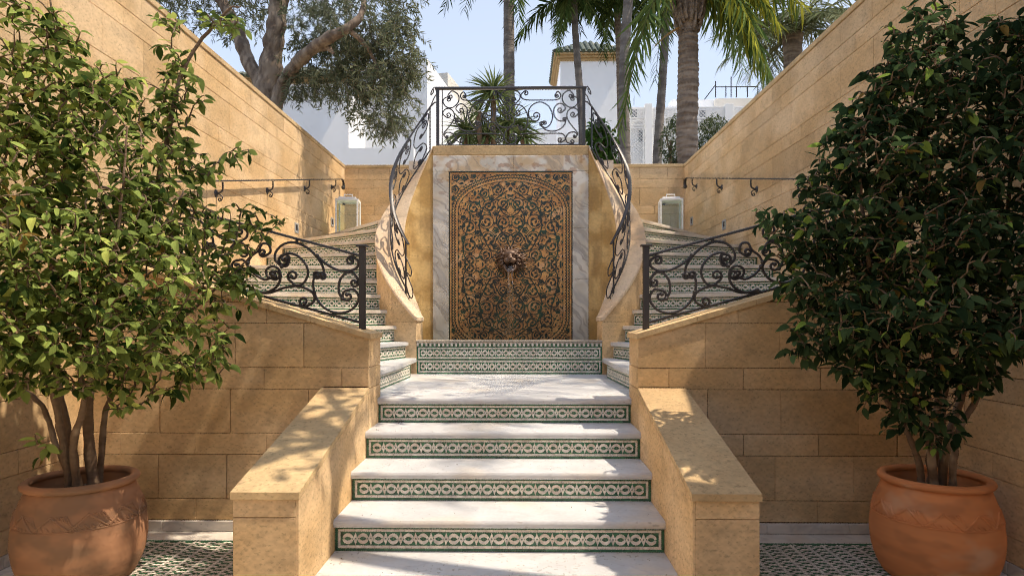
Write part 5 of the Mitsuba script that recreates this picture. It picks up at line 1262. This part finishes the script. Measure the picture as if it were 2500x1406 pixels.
def lattice(u0, u1, v0, v1, Y, pitch_px=8.5, t=.035):
    a, b = at(u0, v1, Y), at(u1, v0, Y); W, H = b[0] - a[0], b[2] - a[2]; p = pitch_px * Y / F_PX; out = []
    fr = .07
    out += [box(0, W, -.05, .05, 0, fr), box(0, W, -.05, .05, H - fr, H), box(0, fr, -.05, .05, fr, H - fr), box(W - fr, W, -.05, .05, fr, H - fr)]
    for s in (-1, 1):
        for k in range(-int(H / p) - 1, int(W / p) + int(H / p) + 2):
            g = LineString([(k * p, 0), (k * p + s * H, H)]).intersection(sbox(fr, fr, W - fr, H - fr))
            if g.is_empty or g.length < .05: continue
            q = np.array([[x, s * .012, z] for x, z in g.coords]); out.append(sweep(q, t, 4, .45, (0, 1, 0)))
    return cat([(place(m, (a[0], Y, a[2]), (1, 0, 0), (0, 1, 0), (0, 0, 1))) for m in out])
for (u0, u1, v0, v1) in ((1536, 1573, 265, 290), (1592, 1650, 265, 290), (1536, 1573, 294, 308), (1592, 1650, 294, 308), (1536, 1572, 312, 402), (1592, 1650, 312, 402), (1703, 1768, 262, 290), (1703, 1768, 294, 310), (1790, 1830, 262, 290)):
    add(lt, 'lattice_panel', lattice(u0, u1, v0, v1, Y - .25), 'm_trellis')
for u0, u1 in ((1574, 1591), (1770, 1789)):
    a, b = at(u0, 255, Y - .3), at(u1, 255, Y - .3); add(lt, 'pillar', rbox(a[0], b[0], Y - .45, Y - .1, GZ, a[2], .01), 'm_trellis')
for (u0, u1, v0, v1) in ((1559, 1570, 319, 347), (1543, 1555, 268, 287), (1708, 1722, 270, 288), (1610, 1622, 318, 350)):
    a, b = at(u0, v1, Y - .01), at(u1, v0, Y - .01); add(lt, 'window', box(a[0], b[0], Y - .03, Y - .012, a[2], b[2]), 'm_opening')
rf = thing('roof_railing', 'thin dark railing and mast on the roof of the lattice building', 'railing'); Yr = Y + 3.5
zt, zb = at(0, 221, Yr)[2], at(0, 247, Yr)[2]
add(rf, 'post', cat([box(at(u, 0, Yr)[0] - .03, at(u, 0, Yr)[0] + .03, Yr - .03, Yr + .03, zb, at(0, v, Yr)[2]) for u, v in ((1747, 208), (1772, 220), (1785, 198), (1798, 220), (1825, 220), (1850, 220))]), 'm_iron')
add(rf, 'rail', box(at(1747, 0, Yr)[0], at(1850, 0, Yr)[0], Yr - .03, Yr + .03, zt - .05, zt), 'm_iron'); add(rf, 'brace', sweep([at(1718, 246, Yr), at(1747, 208, Yr)], .05, 4), 'm_iron')

# ---- dry leaf bits on the treads
lit = thing('leaf_litter', 'tiny dark bits of dry leaf scattered over the central marble treads', 'litter', kind='stuff'); bits = []
for i in range(150):
    k = int(rng.integers(1, 6)); y = YNOSE[k] + rng.uniform(.01, .34 if k > 1 else 1.7); x = rng.uniform(XP + .03, XQ - .03)
    if rng.uniform() < .4: x = XP + .03 + abs(rng.normal(0, .2))
    a = rng.uniform(0, 6.28); s = rng.uniform(.002, .0055); o = np.array([x, y, ZSTEP[k] + .0012]); e = np.array([math.cos(a), math.sin(a), .15]) * s; h = np.array([-math.sin(a), math.cos(a), 0]) * s * .5
    bits.append((np.array([o - e, o + h, o + e + [0, 0, s * .5], o - h]), np.array([[0, 1, 2], [0, 2, 3]])))
add(lit, '', cat(bits), 'm_ficus_bark', top=True, kind='stuff')
